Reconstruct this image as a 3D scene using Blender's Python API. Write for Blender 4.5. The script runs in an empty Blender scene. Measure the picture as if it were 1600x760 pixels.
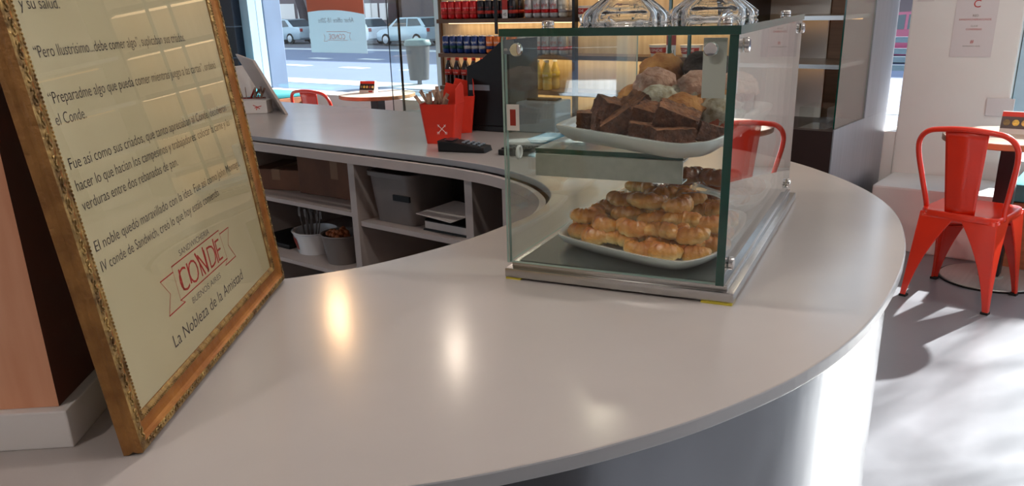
import bpy, bmesh, math, random
from mathutils import Vector, Matrix, Euler, noise
R = math.radians
PI = math.pi
rnd = random.Random(7)
sc = bpy.context.scene
COL = sc.collection

# ------------------------------------------------------------------ camera, world, sun, exposure
FPX, PITCH, ROLL, CAMZ = 1285.835, 0.3391162, -0.0279338, 1.43
cp, sp_ = math.cos(PITCH), math.sin(PITCH)
_x, _u, _f = Vector((1, 0, 0)), Vector((0, sp_, cp)), Vector((0, cp, -sp_))
CR = _x * math.cos(ROLL) + _u * math.sin(ROLL)
CU = -_x * math.sin(ROLL) + _u * math.cos(ROLL)
cam_d = bpy.data.cameras.new('camera')
cam = bpy.data.objects.new('camera', cam_d)
COL.objects.link(cam)
m3 = Matrix((CR, CU, -_f)).transposed()
cam.matrix_world = Matrix.Translation((0, 0, CAMZ)) @ m3.to_4x4()
cam_d.sensor_width = 36.0
cam_d.lens = FPX * 36.0 / 1600
cam_d.shift_y = 80 / 1600.0
cam_d.clip_start = 0.02
cam_d.clip_end = 400
sc.camera = cam
sc.view_settings.view_transform = 'Standard'
sc.view_settings.look = 'None'
sc.view_settings.gamma = 1
sc.view_settings.exposure = 0.25
sc.view_settings.use_curve_mapping = False
try:
    sc.cycles.use_denoising = True
    sc.cycles.transparent_max_bounces = 48
    sc.cycles.max_bounces = 10
    sc.cycles.sample_clamp_indirect = 6.0
    sc.cycles.caustics_reflective = False
    sc.cycles.caustics_refractive = False
except Exception:
    pass
wd = bpy.data.worlds.new('world')
sc.world = wd
wd.use_nodes = True
bg = wd.node_tree.nodes['Background']
bg.inputs[0].default_value = (0.74, 0.87, 1.0, 1)
bg.inputs[1].default_value = 1.85
sun_d = bpy.data.lights.new('sun', 'SUN')
sun_d.energy = 19
sun_d.angle = R(0.9)
sun_d.color = (1.0, 0.97, 0.93)
sun = bpy.data.objects.new('sun', sun_d)
COL.objects.link(sun)
sun.rotation_euler = Vector((1.11, 0.86, 0.75)).to_track_quat('Z', 'Y').to_euler()
sun.location = (8, 8, 8)

# building grid: u runs along the shop front, v runs out to the street
UX = Vector((0.781, -0.6245, 0)).normalized()
VX = Vector((-UX.y, UX.x, 0))
GA = math.atan2(UX.y, UX.x)


def W(u, v, z=0.0):
    p = UX * u + VX * v
    return Vector((p.x, p.y, z))


def ray(px, py):
    return CR * ((px - 800) / FPX) + CU * (-(py - 460) / FPX) + _f


def onz(px, py, z):
    d = ray(px, py)
    return Vector((0, 0, CAMZ)) + d * ((z - CAMZ) / d.z)


def onv(px, py, v):
    d = ray(px, py)
    return Vector((0, 0, CAMZ)) + d * (v / d.dot(VX))


# ------------------------------------------------------------------ materials
def lin(c):
    return tuple((x / 12.92 if x <= 0.04045 else ((x + 0.055) / 1.055) ** 2.4) for x in c)


def rgb(r, g, b):
    return lin((r / 255, g / 255, b / 255)) + (1,)


def mat(name, col, rough=0.5, metal=0.0, var=0.0, scale=8.0, bump=0.0, bscale=None, spec=0.5, coat=0.0,
        stretch=None, col2=None, emit=None, estr=0.0, sss=0.0, detail=4):
    m = bpy.data.materials.new(name)
    m.use_nodes = True
    nt = m.node_tree
    b = nt.nodes['Principled BSDF']
    b.inputs['Roughness'].default_value = rough
    b.inputs['Metallic'].default_value = metal
    b.inputs['Specular IOR Level'].default_value = spec
    b.inputs['Coat Weight'].default_value = coat
    b.inputs['Coat Roughness'].default_value = 0.1
    if sss:
        b.inputs['Subsurface Weight'].default_value = sss
        b.inputs['Subsurface Radius'].default_value = (0.01, 0.006, 0.003)
    if emit:
        b.inputs['Emission Color'].default_value = emit
        b.inputs['Emission Strength'].default_value = estr
    tc = nt.nodes.new('ShaderNodeTexCoord')
    mp = nt.nodes.new('ShaderNodeMapping')
    nt.links.new(tc.outputs['Object'], mp.inputs[0])
    if stretch:
        mp.inputs['Scale'].default_value = stretch
    n = nt.nodes.new('ShaderNodeTexNoise')
    n.inputs['Scale'].default_value = scale
    n.inputs['Detail'].default_value = detail
    nt.links.new(mp.outputs[0], n.inputs[0])
    r = nt.nodes.new('ShaderNodeValToRGB')
    if col2 is None:
        lo = tuple(max(0, x * (1 - var)) for x in col[:3]) + (1,)
        hi = tuple(min(1, x * (1 + var)) for x in col[:3]) + (1,)
    else:
        lo, hi = col2, col
    r.color_ramp.elements[0].position = 0.35
    r.color_ramp.elements[1].position = 0.65
    r.color_ramp.elements[0].color = lo
    r.color_ramp.elements[1].color = hi
    nt.links.new(n.outputs[0], r.inputs[0])
    nt.links.new(r.outputs[0], b.inputs['Base Color'])
    if bump:
        n2 = nt.nodes.new('ShaderNodeTexNoise')
        n2.inputs['Scale'].default_value = bscale or scale * 3
        n2.inputs['Detail'].default_value = 5
        nt.links.new(mp.outputs[0], n2.inputs[0])
        bp = nt.nodes.new('ShaderNodeBump')
        bp.inputs['Strength'].default_value = bump
        bp.inputs['Distance'].default_value = 0.01
        nt.links.new(n2.outputs[0], bp.inputs['Height'])
        nt.links.new(bp.outputs[0], b.inputs['Normal'])
    return m


def glass_mat(name, tint=(0.95, 0.98, 0.965), f0=0.028, grime=0.0, edge_gain=0.97):
    """sheet glass: lets light straight through, mirrors more at grazing angles"""
    m = bpy.data.materials.new(name)
    m.use_nodes = True
    nt = m.node_tree
    nt.nodes.clear()
    out = nt.nodes.new('ShaderNodeOutputMaterial')
    tr = nt.nodes.new('ShaderNodeBsdfTransparent')
    tr.inputs[0].default_value = tint + (1,)
    gl = nt.nodes.new('ShaderNodeBsdfGlossy')
    gl.inputs['Roughness'].default_value = 0.0
    gl.inputs[0].default_value = (1, 1, 1, 1)
    lw = nt.nodes.new('ShaderNodeLayerWeight')
    lw.inputs[0].default_value = 0.5
    pw = nt.nodes.new('ShaderNodeMath'); pw.operation = 'POWER'; pw.inputs[1].default_value = 5
    nt.links.new(lw.outputs['Facing'], pw.inputs[0])
    ma = nt.nodes.new('ShaderNodeMath'); ma.operation = 'MULTIPLY_ADD'
    ma.inputs[1].default_value = edge_gain
    ma.inputs[2].default_value = f0
    nt.links.new(pw.outputs[0], ma.inputs[0])
    mx = nt.nodes.new('ShaderNodeMixShader')
    nt.links.new(ma.outputs[0], mx.inputs[0])
    nt.links.new(tr.outputs[0], mx.inputs[1])
    nt.links.new(gl.outputs[0], mx.inputs[2])
    last = mx
    if grime:
        df = nt.nodes.new('ShaderNodeBsdfDiffuse')
        df.inputs[0].default_value = (0.8, 0.85, 0.85, 1)
        m2 = nt.nodes.new('ShaderNodeMixShader')
        m2.inputs[0].default_value = grime
        nt.links.new(mx.outputs[0], m2.inputs[1])
        nt.links.new(df.outputs[0], m2.inputs[2])
        last = m2
    nt.links.new(last.outputs[0], out.inputs[0])
    return m


def solid_glass(name, col=(0.95, 0.98, 1, 1), rough=0.0):
    m = bpy.data.materials.new(name)
    m.use_nodes = True
    b = m.node_tree.nodes['Principled BSDF']
    b.inputs['Base Color'].default_value = col
    b.inputs['Transmission Weight'].default_value = 1
    b.inputs['Roughness'].default_value = rough
    b.inputs['IOR'].default_value = 1.45
    return m


def brick_mat(name, c1, c2, cm, sx, sy, mortar=0.01, rough=0.5, axis='XZ', offset=0.5, coat=0):
    m = mat(name, c1, rough, coat=coat)
    nt = m.node_tree
    b = nt.nodes['Principled BSDF']
    tc = [n for n in nt.nodes if n.type == 'TEX_COORD'][0]
    sep = nt.nodes.new('ShaderNodeSeparateXYZ')
    nt.links.new(tc.outputs['Object'], sep.inputs[0])
    cb = nt.nodes.new('ShaderNodeCombineXYZ')
    nt.links.new(sep.outputs[axis[0]], cb.inputs[0])
    nt.links.new(sep.outputs[axis[1]], cb.inputs[1])
    br = nt.nodes.new('ShaderNodeTexBrick')
    br.offset = offset
    br.inputs['Color1'].default_value = c1
    br.inputs['Color2'].default_value = c2
    br.inputs['Mortar'].default_value = cm
    br.inputs['Scale'].default_value = 1
    br.inputs['Brick Width'].default_value = sx
    br.inputs['Row Height'].default_value = sy
    br.inputs['Mortar Size'].default_value = mortar
    nt.links.new(cb.outputs[0], br.inputs[0])
    nt.links.new(br.outputs['Color'], b.inputs['Base Color'])
    return m


def emis(name, col, s):
    m = bpy.data.materials.new(name)
    m.use_nodes = True
    nt = m.node_tree
    nt.nodes.clear()
    o = nt.nodes.new('ShaderNodeOutputMaterial')
    e = nt.nodes.new('ShaderNodeEmission')
    e.inputs[0].default_value = col
    e.inputs[1].default_value = s
    nt.links.new(e.outputs[0], o.inputs[0])
    return m


M = {}
M['counter'] = mat('counter_solid_surface', rgb(178, 171, 168), 0.17, var=0.03, scale=3, spec=0.35)
M['counter_edge'] = mat('counter_edge_paint', rgb(172, 174, 178), 0.35, var=0.04, scale=5)
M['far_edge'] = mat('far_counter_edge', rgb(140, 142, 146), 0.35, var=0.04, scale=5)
M['steel_panel'] = mat('painted_grey_panel', rgb(112, 114, 118), 0.2, metal=0.93, var=0.05, scale=6, stretch=(2, 2, 0.6), bump=0.03)
M['white_lam'] = mat('white_laminate', rgb(178, 168, 163), 0.5, var=0.03, scale=4)
M['floor'] = mat('grey_cement_floor', rgb(126, 127, 133), 0.33, var=0.08, scale=2.2, bump=0.05, bscale=12, detail=8)
M['wallw'] = mat('white_plaster', rgb(226, 222, 220), 0.7, var=0.02, scale=3, bump=0.05, bscale=30)
M['ceil'] = mat('ceiling_paint', rgb(205, 200, 196), 0.8, var=0.02)
M['tile'] = brick_mat('dark_tile', rgb(20, 26, 40), rgb(26, 33, 48), rgb(88, 100, 115), 0.6, 0.32, 0.006, 0.25, 'XZ', 0.5)
M['brown_wall'] = mat('brown_paint', rgb(120, 84, 60), 0.7, var=0.1)
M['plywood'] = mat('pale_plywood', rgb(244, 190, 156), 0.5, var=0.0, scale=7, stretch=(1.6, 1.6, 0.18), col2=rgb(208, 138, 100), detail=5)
M['plywood_dark'] = mat('dark_red_wood', rgb(98, 48, 34), 0.5, scale=3, stretch=(1, 1, 0.35), col2=rgb(70, 32, 24))
M['wood'] = mat('table_wood', rgb(176, 122, 84), 0.45, scale=4, stretch=(1, 6, 6), col2=rgb(146, 96, 62))
M['woodtop'] = mat('pale_table_top', rgb(214, 190, 172), 0.4, scale=4, stretch=(1, 6, 1), col2=rgb(196, 168, 148))
M['bench_wood'] = mat('bench_wood', rgb(172, 112, 78), 0.5, scale=4, stretch=(1, 1, 8), col2=rgb(140, 88, 58))
M['teal'] = mat('teal_vinyl', rgb(66, 160, 168), 0.45, var=0.08, scale=4)
M['red_paint'] = mat('red_gloss_paint', rgb(224, 48, 20), 0.28, var=0.04, scale=5, coat=0.4)
M['red_dark'] = mat('dark_red_paint', rgb(150, 34, 28), 0.35, var=0.05, coat=0.2)
M['black'] = mat('black_plastic', rgb(12, 12, 13), 0.5, var=0.1, spec=0.3)
M['blackmetal'] = mat('black_metal', rgb(24, 25, 29), 0.45, metal=0.3, var=0.1)
M['rubber'] = mat('black_rubber', rgb(18, 18, 18), 0.8)
M['steel'] = mat('stainless_steel', rgb(190, 188, 186), 0.27, metal=1, var=0.06, scale=9, stretch=(0.3, 8, 8))
M['steel_b'] = mat('brushed_steel_dark', rgb(176, 178, 174), 0.4, metal=0.55, var=0.06, scale=9, stretch=(8, 0.3, 8))
M['steel_fr'] = mat('fridge_steel', rgb(168, 170, 178), 0.36, metal=0.8, var=0.05, scale=6, stretch=(8, 8, 0.3))
M['chrome'] = mat('chrome', rgb(225, 222, 220), 0.08, metal=1)
M['glass'] = glass_mat('clear_sheet_glass')
M['glass_win'] = glass_mat('window_glass', (0.97, 0.99, 1.0), 0.04)
M['glass_side'] = glass_mat('reflective_side_glass', (0.95, 0.975, 0.96), 0.12)
M['edge'] = mat('green_glass_edge', rgb(8, 66, 56), 0.12, var=0.15, scale=12, spec=0.7)
M['edge_pale'] = mat('pale_glass_edge', rgb(150, 176, 168), 0.2, var=0.1)
M['glass_solid'] = solid_glass('pressed_glass')
M['porcelain'] = mat('white_porcelain', rgb(226, 228, 230), 0.18, var=0.01, coat=0.3)
M['cup_white'] = mat('white_cardboard_cup', rgb(236, 230, 220), 0.5)
M['brownie'] = mat('chocolate_cake', rgb(112, 62, 38), 0.7, scale=60, col2=rgb(66, 32, 20), bump=0.9, bscale=160)
M['brownie_top'] = mat('brownie_crust', rgb(158, 98, 58), 0.6, scale=70, col2=rgb(104, 58, 32), bump=0.9, bscale=200)
M['muffin'] = mat('muffin_crumb', rgb(200, 140, 76), 0.7, scale=45, col2=rgb(166, 98, 46), bump=0.7, bscale=120)
M['sugar'] = mat('pink_sugar_topping', rgb(236, 192, 172), 0.6, scale=70, col2=rgb(206, 150, 126), bump=0.9, bscale=150)
M['frost'] = mat('white_speckled_frosting', rgb(214, 206, 190), 0.6, scale=80, col2=rgb(160, 140, 110), bump=0.5, bscale=120)
M['choc'] = mat('dark_chocolate_muffin', rgb(52, 30, 24), 0.7, scale=60, col2=rgb(28, 16, 14), bump=0.8, bscale=150)
M['paper_white'] = mat('white_baking_paper', rgb(214, 200, 184), 0.6)
M['paper_red'] = mat('red_baking_paper', rgb(178, 84, 58), 0.6, var=0.1)
M['warm_wood'] = mat('whitewashed_board', rgb(226, 206, 172), 0.6, scale=3, stretch=(10, 1, 0.5), col2=rgb(206, 182, 144))
M['shelf_wood'] = mat('shelf_board', rgb(98, 70, 50), 0.5, var=0.1)
M['dark_brown'] = mat('dark_brown_panel', rgb(58, 42, 40), 0.35, metal=0.3, var=0.08)
M['amber'] = mat('amber_steel_back', rgb(84, 58, 40), 0.3, metal=0.7, var=0.1, stretch=(0.3, 8, 8))
M['gold'] = mat('aged_gold_wood', rgb(166, 118, 62), 0.42, metal=0.35, scale=30, col2=rgb(138, 94, 48), bump=0.3, bscale=120)
M['gold_cove'] = mat('copper_gold_leaf', rgb(184, 124, 62), 0.3, metal=0.6, scale=30, col2=rgb(158, 98, 48), bump=0.12, bscale=60)
M['gold_orn'] = mat('antique_gold_relief', rgb(186, 154, 96), 0.35, metal=0.6, scale=60, col2=rgb(112, 84, 50), bump=0.4, bscale=120)
M['parch'] = mat('parchment_poster', rgb(196, 186, 152), 0.55, scale=4, col2=rgb(186, 174, 138), detail=8)
M['ink'] = mat('dark_ink', rgb(52, 44, 44), 0.7)
M['ink_grey'] = mat('grey_ink', rgb(118, 108, 98), 0.7)
M['ink_red'] = mat('red_ink', rgb(176, 44, 34), 0.7)
M['ink_faint'] = mat('faint_grey_print', rgb(150, 160, 170), 0.8)
M['white'] = mat('white_print', rgb(238, 232, 226), 0.6)
M['sticker'] = mat('white_sticker', rgb(222, 218, 214), 0.5)
def paper_mat(name, col):
    m = bpy.data.materials.new(name)
    m.use_nodes = True
    nt = m.node_tree
    nt.nodes.clear()
    o = nt.nodes.new('ShaderNodeOutputMaterial')
    d = nt.nodes.new('ShaderNodeBsdfDiffuse'); t = nt.nodes.new('ShaderNodeBsdfTranslucent'); x = nt.nodes.new('ShaderNodeMixShader')
    d.inputs[0].default_value = col; t.inputs[0].default_value = col; x.inputs[0].default_value = 0.5
    nt.links.new(d.outputs[0], x.inputs[1]); nt.links.new(t.outputs[0], x.inputs[2]); nt.links.new(x.outputs[0], o.inputs[0])
    return m
M['poster'] = paper_mat('frosted_poster', rgb(172, 188, 196))
M['poster_o'] = paper_mat('orange_poster_band', rgb(226, 146, 122))
M['sheet'] = mat('pinkish_notice_sheet', rgb(212, 204, 206), 0.6)
M['cardboard'] = mat('brown_cardboard', rgb(112, 70, 44), 0.7, scale=6, col2=rgb(88, 52, 32))
M['yellow'] = mat('yellow_tape', rgb(206, 190, 60), 0.5)
M['plastic_tub'] = mat('cloudy_plastic', rgb(120, 112, 108), 0.35, var=0.05)
M['napkin'] = mat('white_napkin_paper', rgb(210, 202, 196), 0.7, var=0.05)
M['stick'] = mat('kraft_paper_sachet', rgb(190, 160, 136), 0.6, var=0.2, scale=30, col2=rgb(120, 84, 72))
M['take_red'] = mat('red_takeaway_card', rgb(204, 44, 20), 0.45, var=0.06)
M['reflection_blue'] = mat('painted_blue_reflection', rgb(84, 140, 170), 0.25, var=0.1)
M['grey_plastic'] = mat('grey_plastic', rgb(112, 124, 134), 0.4, var=0.06)
M['silver_car'] = mat('silver_car_paint', rgb(160, 180, 192), 0.3, metal=0.4, coat=0.5)
M['white_car'] = mat('white_car_paint', rgb(214, 226, 236), 0.3, coat=0.5)
M['red_car'] = mat('red_car_paint', rgb(150, 60, 90), 0.3, coat=0.5)
M['car_glass'] = mat('dark_car_glass', rgb(40, 56, 66), 0.1, spec=0.8)
M['hub'] = mat('alloy_hub', rgb(176, 184, 190), 0.3, metal=0.7)
M['asphalt'] = mat('pale_asphalt', rgb(82, 97, 124), 0.8, var=0.05, scale=0.6)
M['parking'] = mat('dark_asphalt', rgb(70, 74, 84), 0.85, var=0.08, scale=0.8)
M['line'] = mat('road_paint', rgb(170, 178, 180), 0.7)
M['pave'] = mat('paving', rgb(84, 98, 116), 0.7, var=0.06, scale=2)
M['street_wall'] = mat('brown_rendered_wall', rgb(104, 92, 96), 0.8, var=0.07, scale=0.8)
M['trunk'] = mat('tree_bark', rgb(52, 40, 46), 0.9, var=0.2, scale=8, bump=0.5)
M['leaf'] = mat('green_foliage', rgb(46, 84, 50), 0.7, var=0.4, scale=4)
M['pillar'] = mat('grey_stone_pillar', rgb(104, 124, 150), 0.7, scale=2.2, col2=rgb(84, 102, 126), detail=8)
M['blue_frame'] = mat('pale_window_frame', rgb(170, 196, 214), 0.4, var=0.04)
M['bin'] = mat('grey_green_bin', rgb(16, 26, 36), 0.6, var=0.1)
M['bin_lid'] = mat('pale_teal_bin_lid', rgb(62, 88, 90), 0.5)
M['rail'] = mat('railing_paint', rgb(36, 66, 84), 0.5)
M['led'] = emis('warm_shelf_light', (1.0, 0.68, 0.36, 1), 3)
M['lamp'] = emis('warm_bulb', (1.0, 0.62, 0.32, 1), 170)
M['lamp_fill'] = emis('bright_fill_bulb', (1.0, 0.92, 0.84, 1), 310)
M['lamp_fill_rear'] = emis('rear_fill_bulb', (1.0, 0.92, 0.84, 1), 300)
M['lamp_w'] = emis('soft_white_bulb', (1.0, 0.84, 0.68, 1), 70)


def pastry_mat(name, top, mid, pale):
    m = mat(name, top, 0.26, spec=0.6, coat=0.7)
    nt = m.node_tree
    b = nt.nodes['Principled BSDF']
    tc = [n for n in nt.nodes if n.type == 'TEX_COORD'][0]
    sep = nt.nodes.new('ShaderNodeSeparateXYZ')
    nt.links.new(tc.outputs['Object'], sep.inputs[0])
    n = nt.nodes.new('ShaderNodeTexNoise')
    n.inputs['Scale'].default_value = 55
    n.inputs['Detail'].default_value = 5
    nt.links.new(tc.outputs['Object'], n.inputs[0])
    a = nt.nodes.new('ShaderNodeMath'); a.operation = 'MULTIPLY_ADD'
    a.inputs[1].default_value = 0.016; 
    nt.links.new(n.outputs[0], a.inputs[0]); nt.links.new(sep.outputs['Z'], a.inputs[2])
    mr = nt.nodes.new('ShaderNodeMapRange')
    mr.inputs[1].default_value = 0.014; mr.inputs[2].default_value = 0.048
    nt.links.new(a.outputs[0], mr.inputs[0])
    r = nt.nodes.new('ShaderNodeValToRGB')
    r.color_ramp.elements[0].position = 0.0; r.color_ramp.elements[0].color = pale
    r.color_ramp.elements[1].position = 1.0; r.color_ramp.elements[1].color = top
    e = r.color_ramp.elements.new(0.45); e.color = mid
    nt.links.new(mr.outputs[0], r.inputs[0])
    nt.links.new(r.outputs[0], b.inputs['Base Color'])
    bp = nt.nodes.new('ShaderNodeBump')
    bp.inputs['Strength'].default_value = 0.6; bp.inputs['Distance'].default_value = 0.005
    n2 = nt.nodes.new('ShaderNodeTexNoise'); n2.inputs['Scale'].default_value = 90; n2.inputs['Detail'].default_value = 4
    nt.links.new(tc.outputs['Object'], n2.inputs[0])
    nt.links.new(n2.outputs[0], bp.inputs['Height'])
    nt.links.new(bp.outputs[0], b.inputs['Normal'])
    nt.links.new(bp.outputs[0], b.inputs['Coat Normal'])
    return m


M['croissant'] = pastry_mat('glazed_croissant', rgb(178, 90, 26), rgb(226, 154, 64), rgb(250, 222, 152))
M['croissant_dark'] = pastry_mat('dark_baked_croissant', rgb(122, 56, 22), rgb(150, 76, 32), rgb(186, 120, 64))


# ------------------------------------------------------------------ mesh builder
class MB:
    def __init__(s):
        s.bm = bmesh.new()
        s.mi = 0

    def _fin(s, faces):
        for f in faces:
            f.material_index = s.mi

    def box(s, c, d, rot=None, bev=0.0, taper=None):
        x, y, z = (q / 2 for q in d)
        vs = []
        for dz in (-z, z):
            k = 1 if (dz < 0 or taper is None) else taper
            for dx, dy in ((-x, -y), (x, -y), (x, y), (-x, y)):
                vs.append(Vector((dx * k, dy * k, dz)))
        if rot is not None:
            e = rot if isinstance(rot, Matrix) else Euler(rot).to_matrix()
            vs = [e @ v for v in vs]
        bv = [s.bm.verts.new(v + Vector(c)) for v in vs]
        fs = [s.bm.faces.new([bv[i] for i in q]) for q in
              ((3, 2, 1, 0), (4, 5, 6, 7), (0, 1, 5, 4), (1, 2, 6, 5), (2, 3, 7, 6), (3, 0, 4, 7))]
        s._fin(fs)
        if bev:
            es = list({e for f in fs for e in f.edges})
            r = bmesh.ops.bevel(s.bm, geom=es, offset=bev, segments=2, affect='EDGES', profile=0.6)
            s._fin(r['faces'])
        return s

    def bb(s, x0, x1, y0, y1, z0, z1, bev=0.0):
        return s.box(((x0 + x1) / 2, (y0 + y1) / 2, (z0 + z1) / 2), (abs(x1 - x0), abs(y1 - y0), abs(z1 - z0)), bev=bev)

    def prism(s, pts, z0, z1, axis='Z', bev=0.0, seg=2):
        def P(a, b, h):
            return {'Z': (a, b, h), 'Y': (a, h, b), 'X': (h, a, b)}[axis]
        lo = [s.bm.verts.new(P(a, b, z0)) for a, b in pts]
        hi = [s.bm.verts.new(P(a, b, z1)) for a, b in pts]
        n = len(pts)
        fs = [s.bm.faces.new(lo[::-1]), s.bm.faces.new(hi)]
        for i in range(n):
            j = (i + 1) % n
            fs.append(s.bm.faces.new((lo[i], lo[j], hi[j], hi[i])))
        s._fin(fs)
        if bev:
            es = list({e for f in fs[:2] for e in f.edges})
            r = bmesh.ops.bevel(s.bm, geom=es, offset=bev, segments=seg, affect='EDGES', profile=0.5)
            s._fin(r['faces'])
        return s

    def lathe(s, prof, c=(0, 0, 0), seg=32, rot=None, wave=None):
        rings = []
        mt = Euler(rot).to_matrix() if rot else Matrix.Identity(3)
        for (r, z) in prof:
            ring = []
            if r < 1e-6:
                ring = [s.bm.verts.new(mt @ Vector((0, 0, z)) + Vector(c))]
            else:
                for i in range(seg):
                    a = 2 * PI * i / seg
                    rr = r if wave is None else r * wave(a, z)
                    ring.append(s.bm.verts.new(mt @ Vector((rr * math.cos(a), rr * math.sin(a), z)) + Vector(c)))
            rings.append(ring)
        fs = []
        for a, b in zip(rings, rings[1:]):
            if len(a) == 1 and len(b) == 1:
                continue
            for i in range(seg):
                j = (i + 1) % seg
                if len(a) == 1:
                    fs.append(s.bm.faces.new((a[0], b[j], b[i])))
                elif len(b) == 1:
                    fs.append(s.bm.faces.new((a[i], a[j], b[0])))
                else:
                    fs.append(s.bm.faces.new((a[i], a[j], b[j], b[i])))
        if len(rings[0]) > 1:
            fs.append(s.bm.faces.new(rings[0][::-1]))
        if len(rings[-1]) > 1:
            fs.append(s.bm.faces.new(rings[-1]))
        s._fin(fs)
        return s

    def cyl(s, c, r, h, seg=24, rot=None, r2=None):
        return s.lathe([(r, 0), (r if r2 is None else r2, h)], c, seg, rot)

    def tube(s, pts, r, seg=8, closed=False, flat=1.0):
        pts = [Vector(p) for p in pts]
        n = len(pts)
        rings = []
        up = None
        for i, p in enumerate(pts):
            if closed:
                t = pts[(i + 1) % n] - pts[i - 1]
            else:
                t = (pts[min(i + 1, n - 1)] - pts[max(i - 1, 0)])
            t.normalize()
            if up is None:
                up = Vector((0, 0, 1)) if abs(t.z) < 0.9 else Vector((1, 0, 0))
            a = t.cross(up)
            if a.length < 1e-6:
                a = t.orthogonal()
            a.normalize()
            b = a.cross(t).normalized()
            up = b
            rr = r[i] if isinstance(r, (list, tuple)) else r
            rings.append([s.bm.verts.new(p + a * rr * math.cos(2 * PI * k / seg) + b * rr * flat * math.sin(2 * PI * k / seg)) for k in range(seg)])
        fs = []
        for i in range(n if closed else n - 1):
            A, B = rings[i], rings[(i + 1) % n]
            for k in range(seg):
                l = (k + 1) % seg
                fs.append(s.bm.faces.new((A[k], A[l], B[l], B[k])))
        if not closed:
            fs.append(s.bm.faces.new(rings[0][::-1]))
            fs.append(s.bm.faces.new(rings[-1]))
        s._fin(fs)
        return s

    def grid(s, fn, nu, nv):
        """open patch from fn(i/nu, j/nv)"""
        g = [[s.bm.verts.new(fn(i / nu, j / nv)) for j in range(nv + 1)] for i in range(nu + 1)]
        fs = []
        for i in range(nu):
            for j in range(nv):
                fs.append(s.bm.faces.new((g[i][j], g[i + 1][j], g[i + 1][j + 1], g[i][j + 1])))
        s._fin(fs)
        return s

    def ball(s, c, r, sub=2, amp=0.0, freq=20, seed=0, scale=(1, 1, 1)):
        g = bmesh.ops.create_icosphere(s.bm, subdivisions=sub, radius=1)
        for v in g['verts']:
            n = v.co.normalized()
            k = 1 + amp * noise.noise(n * freq + Vector((seed * 3.1, seed, 0)))
            v.co = Vector((n.x * r * scale[0], n.y * r * scale[1], n.z * r * scale[2])) * k + Vector(c)
        s._fin({f for v in g['verts'] for f in v.link_faces})
        return s

    def build(s, name, m, parent=None, loc=(0, 0, 0), rz=0.0, smooth=False, rot=None, ang=None):
        bmesh.ops.recalc_face_normals(s.bm, faces=s.bm.faces[:])
        me = bpy.data.meshes.new(name)
        s.bm.to_mesh(me)
        s.bm.free()
        for q in (m if isinstance(m, (list, tuple)) else [m]):
            me.materials.append(q if not isinstance(q, str) else M[q])
        if smooth:
            me.polygons.foreach_set('use_smooth', [True] * len(me.polygons))
            if ang:
                try:
                    me.set_sharp_from_angle(angle=R(ang))
                except Exception:
                    pass
        o = bpy.data.objects.new(name, me)
        COL.objects.link(o)
        o.location = loc
        o.rotation_euler = rot if rot is not None else (0, 0, rz)
        if parent:
            o.parent = parent
        return o


def tag(o, label=None, cat=None, group=None, kind=None):
    if label: o['label'] = label
    if cat: o['category'] = cat
    if group: o['group'] = group
    if kind: o['kind'] = kind
    return o


def thing(name, label, cat, loc=(0, 0, 0), rz=0.0, group=None, rot=None):
    o = bpy.data.objects.new(name, None)
    o.empty_display_size = 0.05
    COL.objects.link(o)
    o.location = loc
    o.rotation_euler = rot if rot is not None else (0, 0, rz)
    return tag(o, label, cat, group)


def struct(o):
    o['kind'] = 'structure'
    return o


def dup(root, loc=None, rot=None, label=None, scale=None):
    r = root.copy()
    COL.objects.link(r)
    if loc is not None: r.location = loc
    if rot is not None: r.rotation_euler = rot
    if scale is not None: r.scale = scale
    if label: r['label'] = label
    for ch in [o for o in bpy.data.objects if o.parent == root]:
        c = ch.copy()
        COL.objects.link(c)
        c.parent = r
        for g in [o for o in bpy.data.objects if o.parent == ch]:
            d = g.copy()
            COL.objects.link(d)
            d.parent = c
    return r


def text_data(s, width=None, height=None, align='LEFT', offset=0.0, thick=0.0, mirror=False, shear=0.0):
    """letters as a flat mesh in the XY plane; returns (mesh, w, h)"""
    cu = bpy.data.curves.new('t', 'FONT')
    cu.body = s
    cu.size = 1
    cu.offset = offset
    cu.shear = shear
    cu.resolution_u = 3
    cu.extrude = thick
    o = bpy.data.objects.new('t', cu)
    COL.objects.link(o)
    bpy.context.view_layer.update()
    dg = bpy.context.evaluated_depsgraph_get()
    me = bpy.data.meshes.new_from_object(o.evaluated_get(dg))
    bpy.data.objects.remove(o)
    bpy.data.curves.remove(cu)
    xs = [v.co.x for v in me.vertices]
    x0, x1 = min(xs), max(xs)
    w0 = x1 - x0
    sx = width / w0 if width else None
    sy = height if height else sx
    if sx is None: sx = sy
    W_ = w0 * sx
    for v in me.vertices:
        x = (v.co.x - x0) * sx
        if align == 'CENTER': x -= W_ / 2
        if mirror: x = -x
        v.co = Vector((x, v.co.y * sy, v.co.z))
    return me


def write(parent, name, s, m, matrix, width=None, height=None, align='LEFT', offset=0.0, mirror=False, wrap=None, shear=0):
    """letters laid on a surface: matrix maps text plane to the parent's space"""
    me = text_data(s, width, height, align, offset, 0.0, mirror, shear)
    for v in me.vertices:
        if wrap:   # around a vertical cylinder of radius wrap, facing -Y
            a = v.co.x / wrap
            v.co = Vector((math.sin(a) * (wrap + 0.0006), -math.cos(a) * (wrap + 0.0006), v.co.y))
        v.co = matrix @ v.co
    me.materials.clear()
    me.materials.append(M[m] if isinstance(m, str) else m)
    for p in me.polygons: p.material_index = 0
    o = bpy.data.objects.new(name, me)
    COL.objects.link(o)
    if parent: o.parent = parent
    return o


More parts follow.
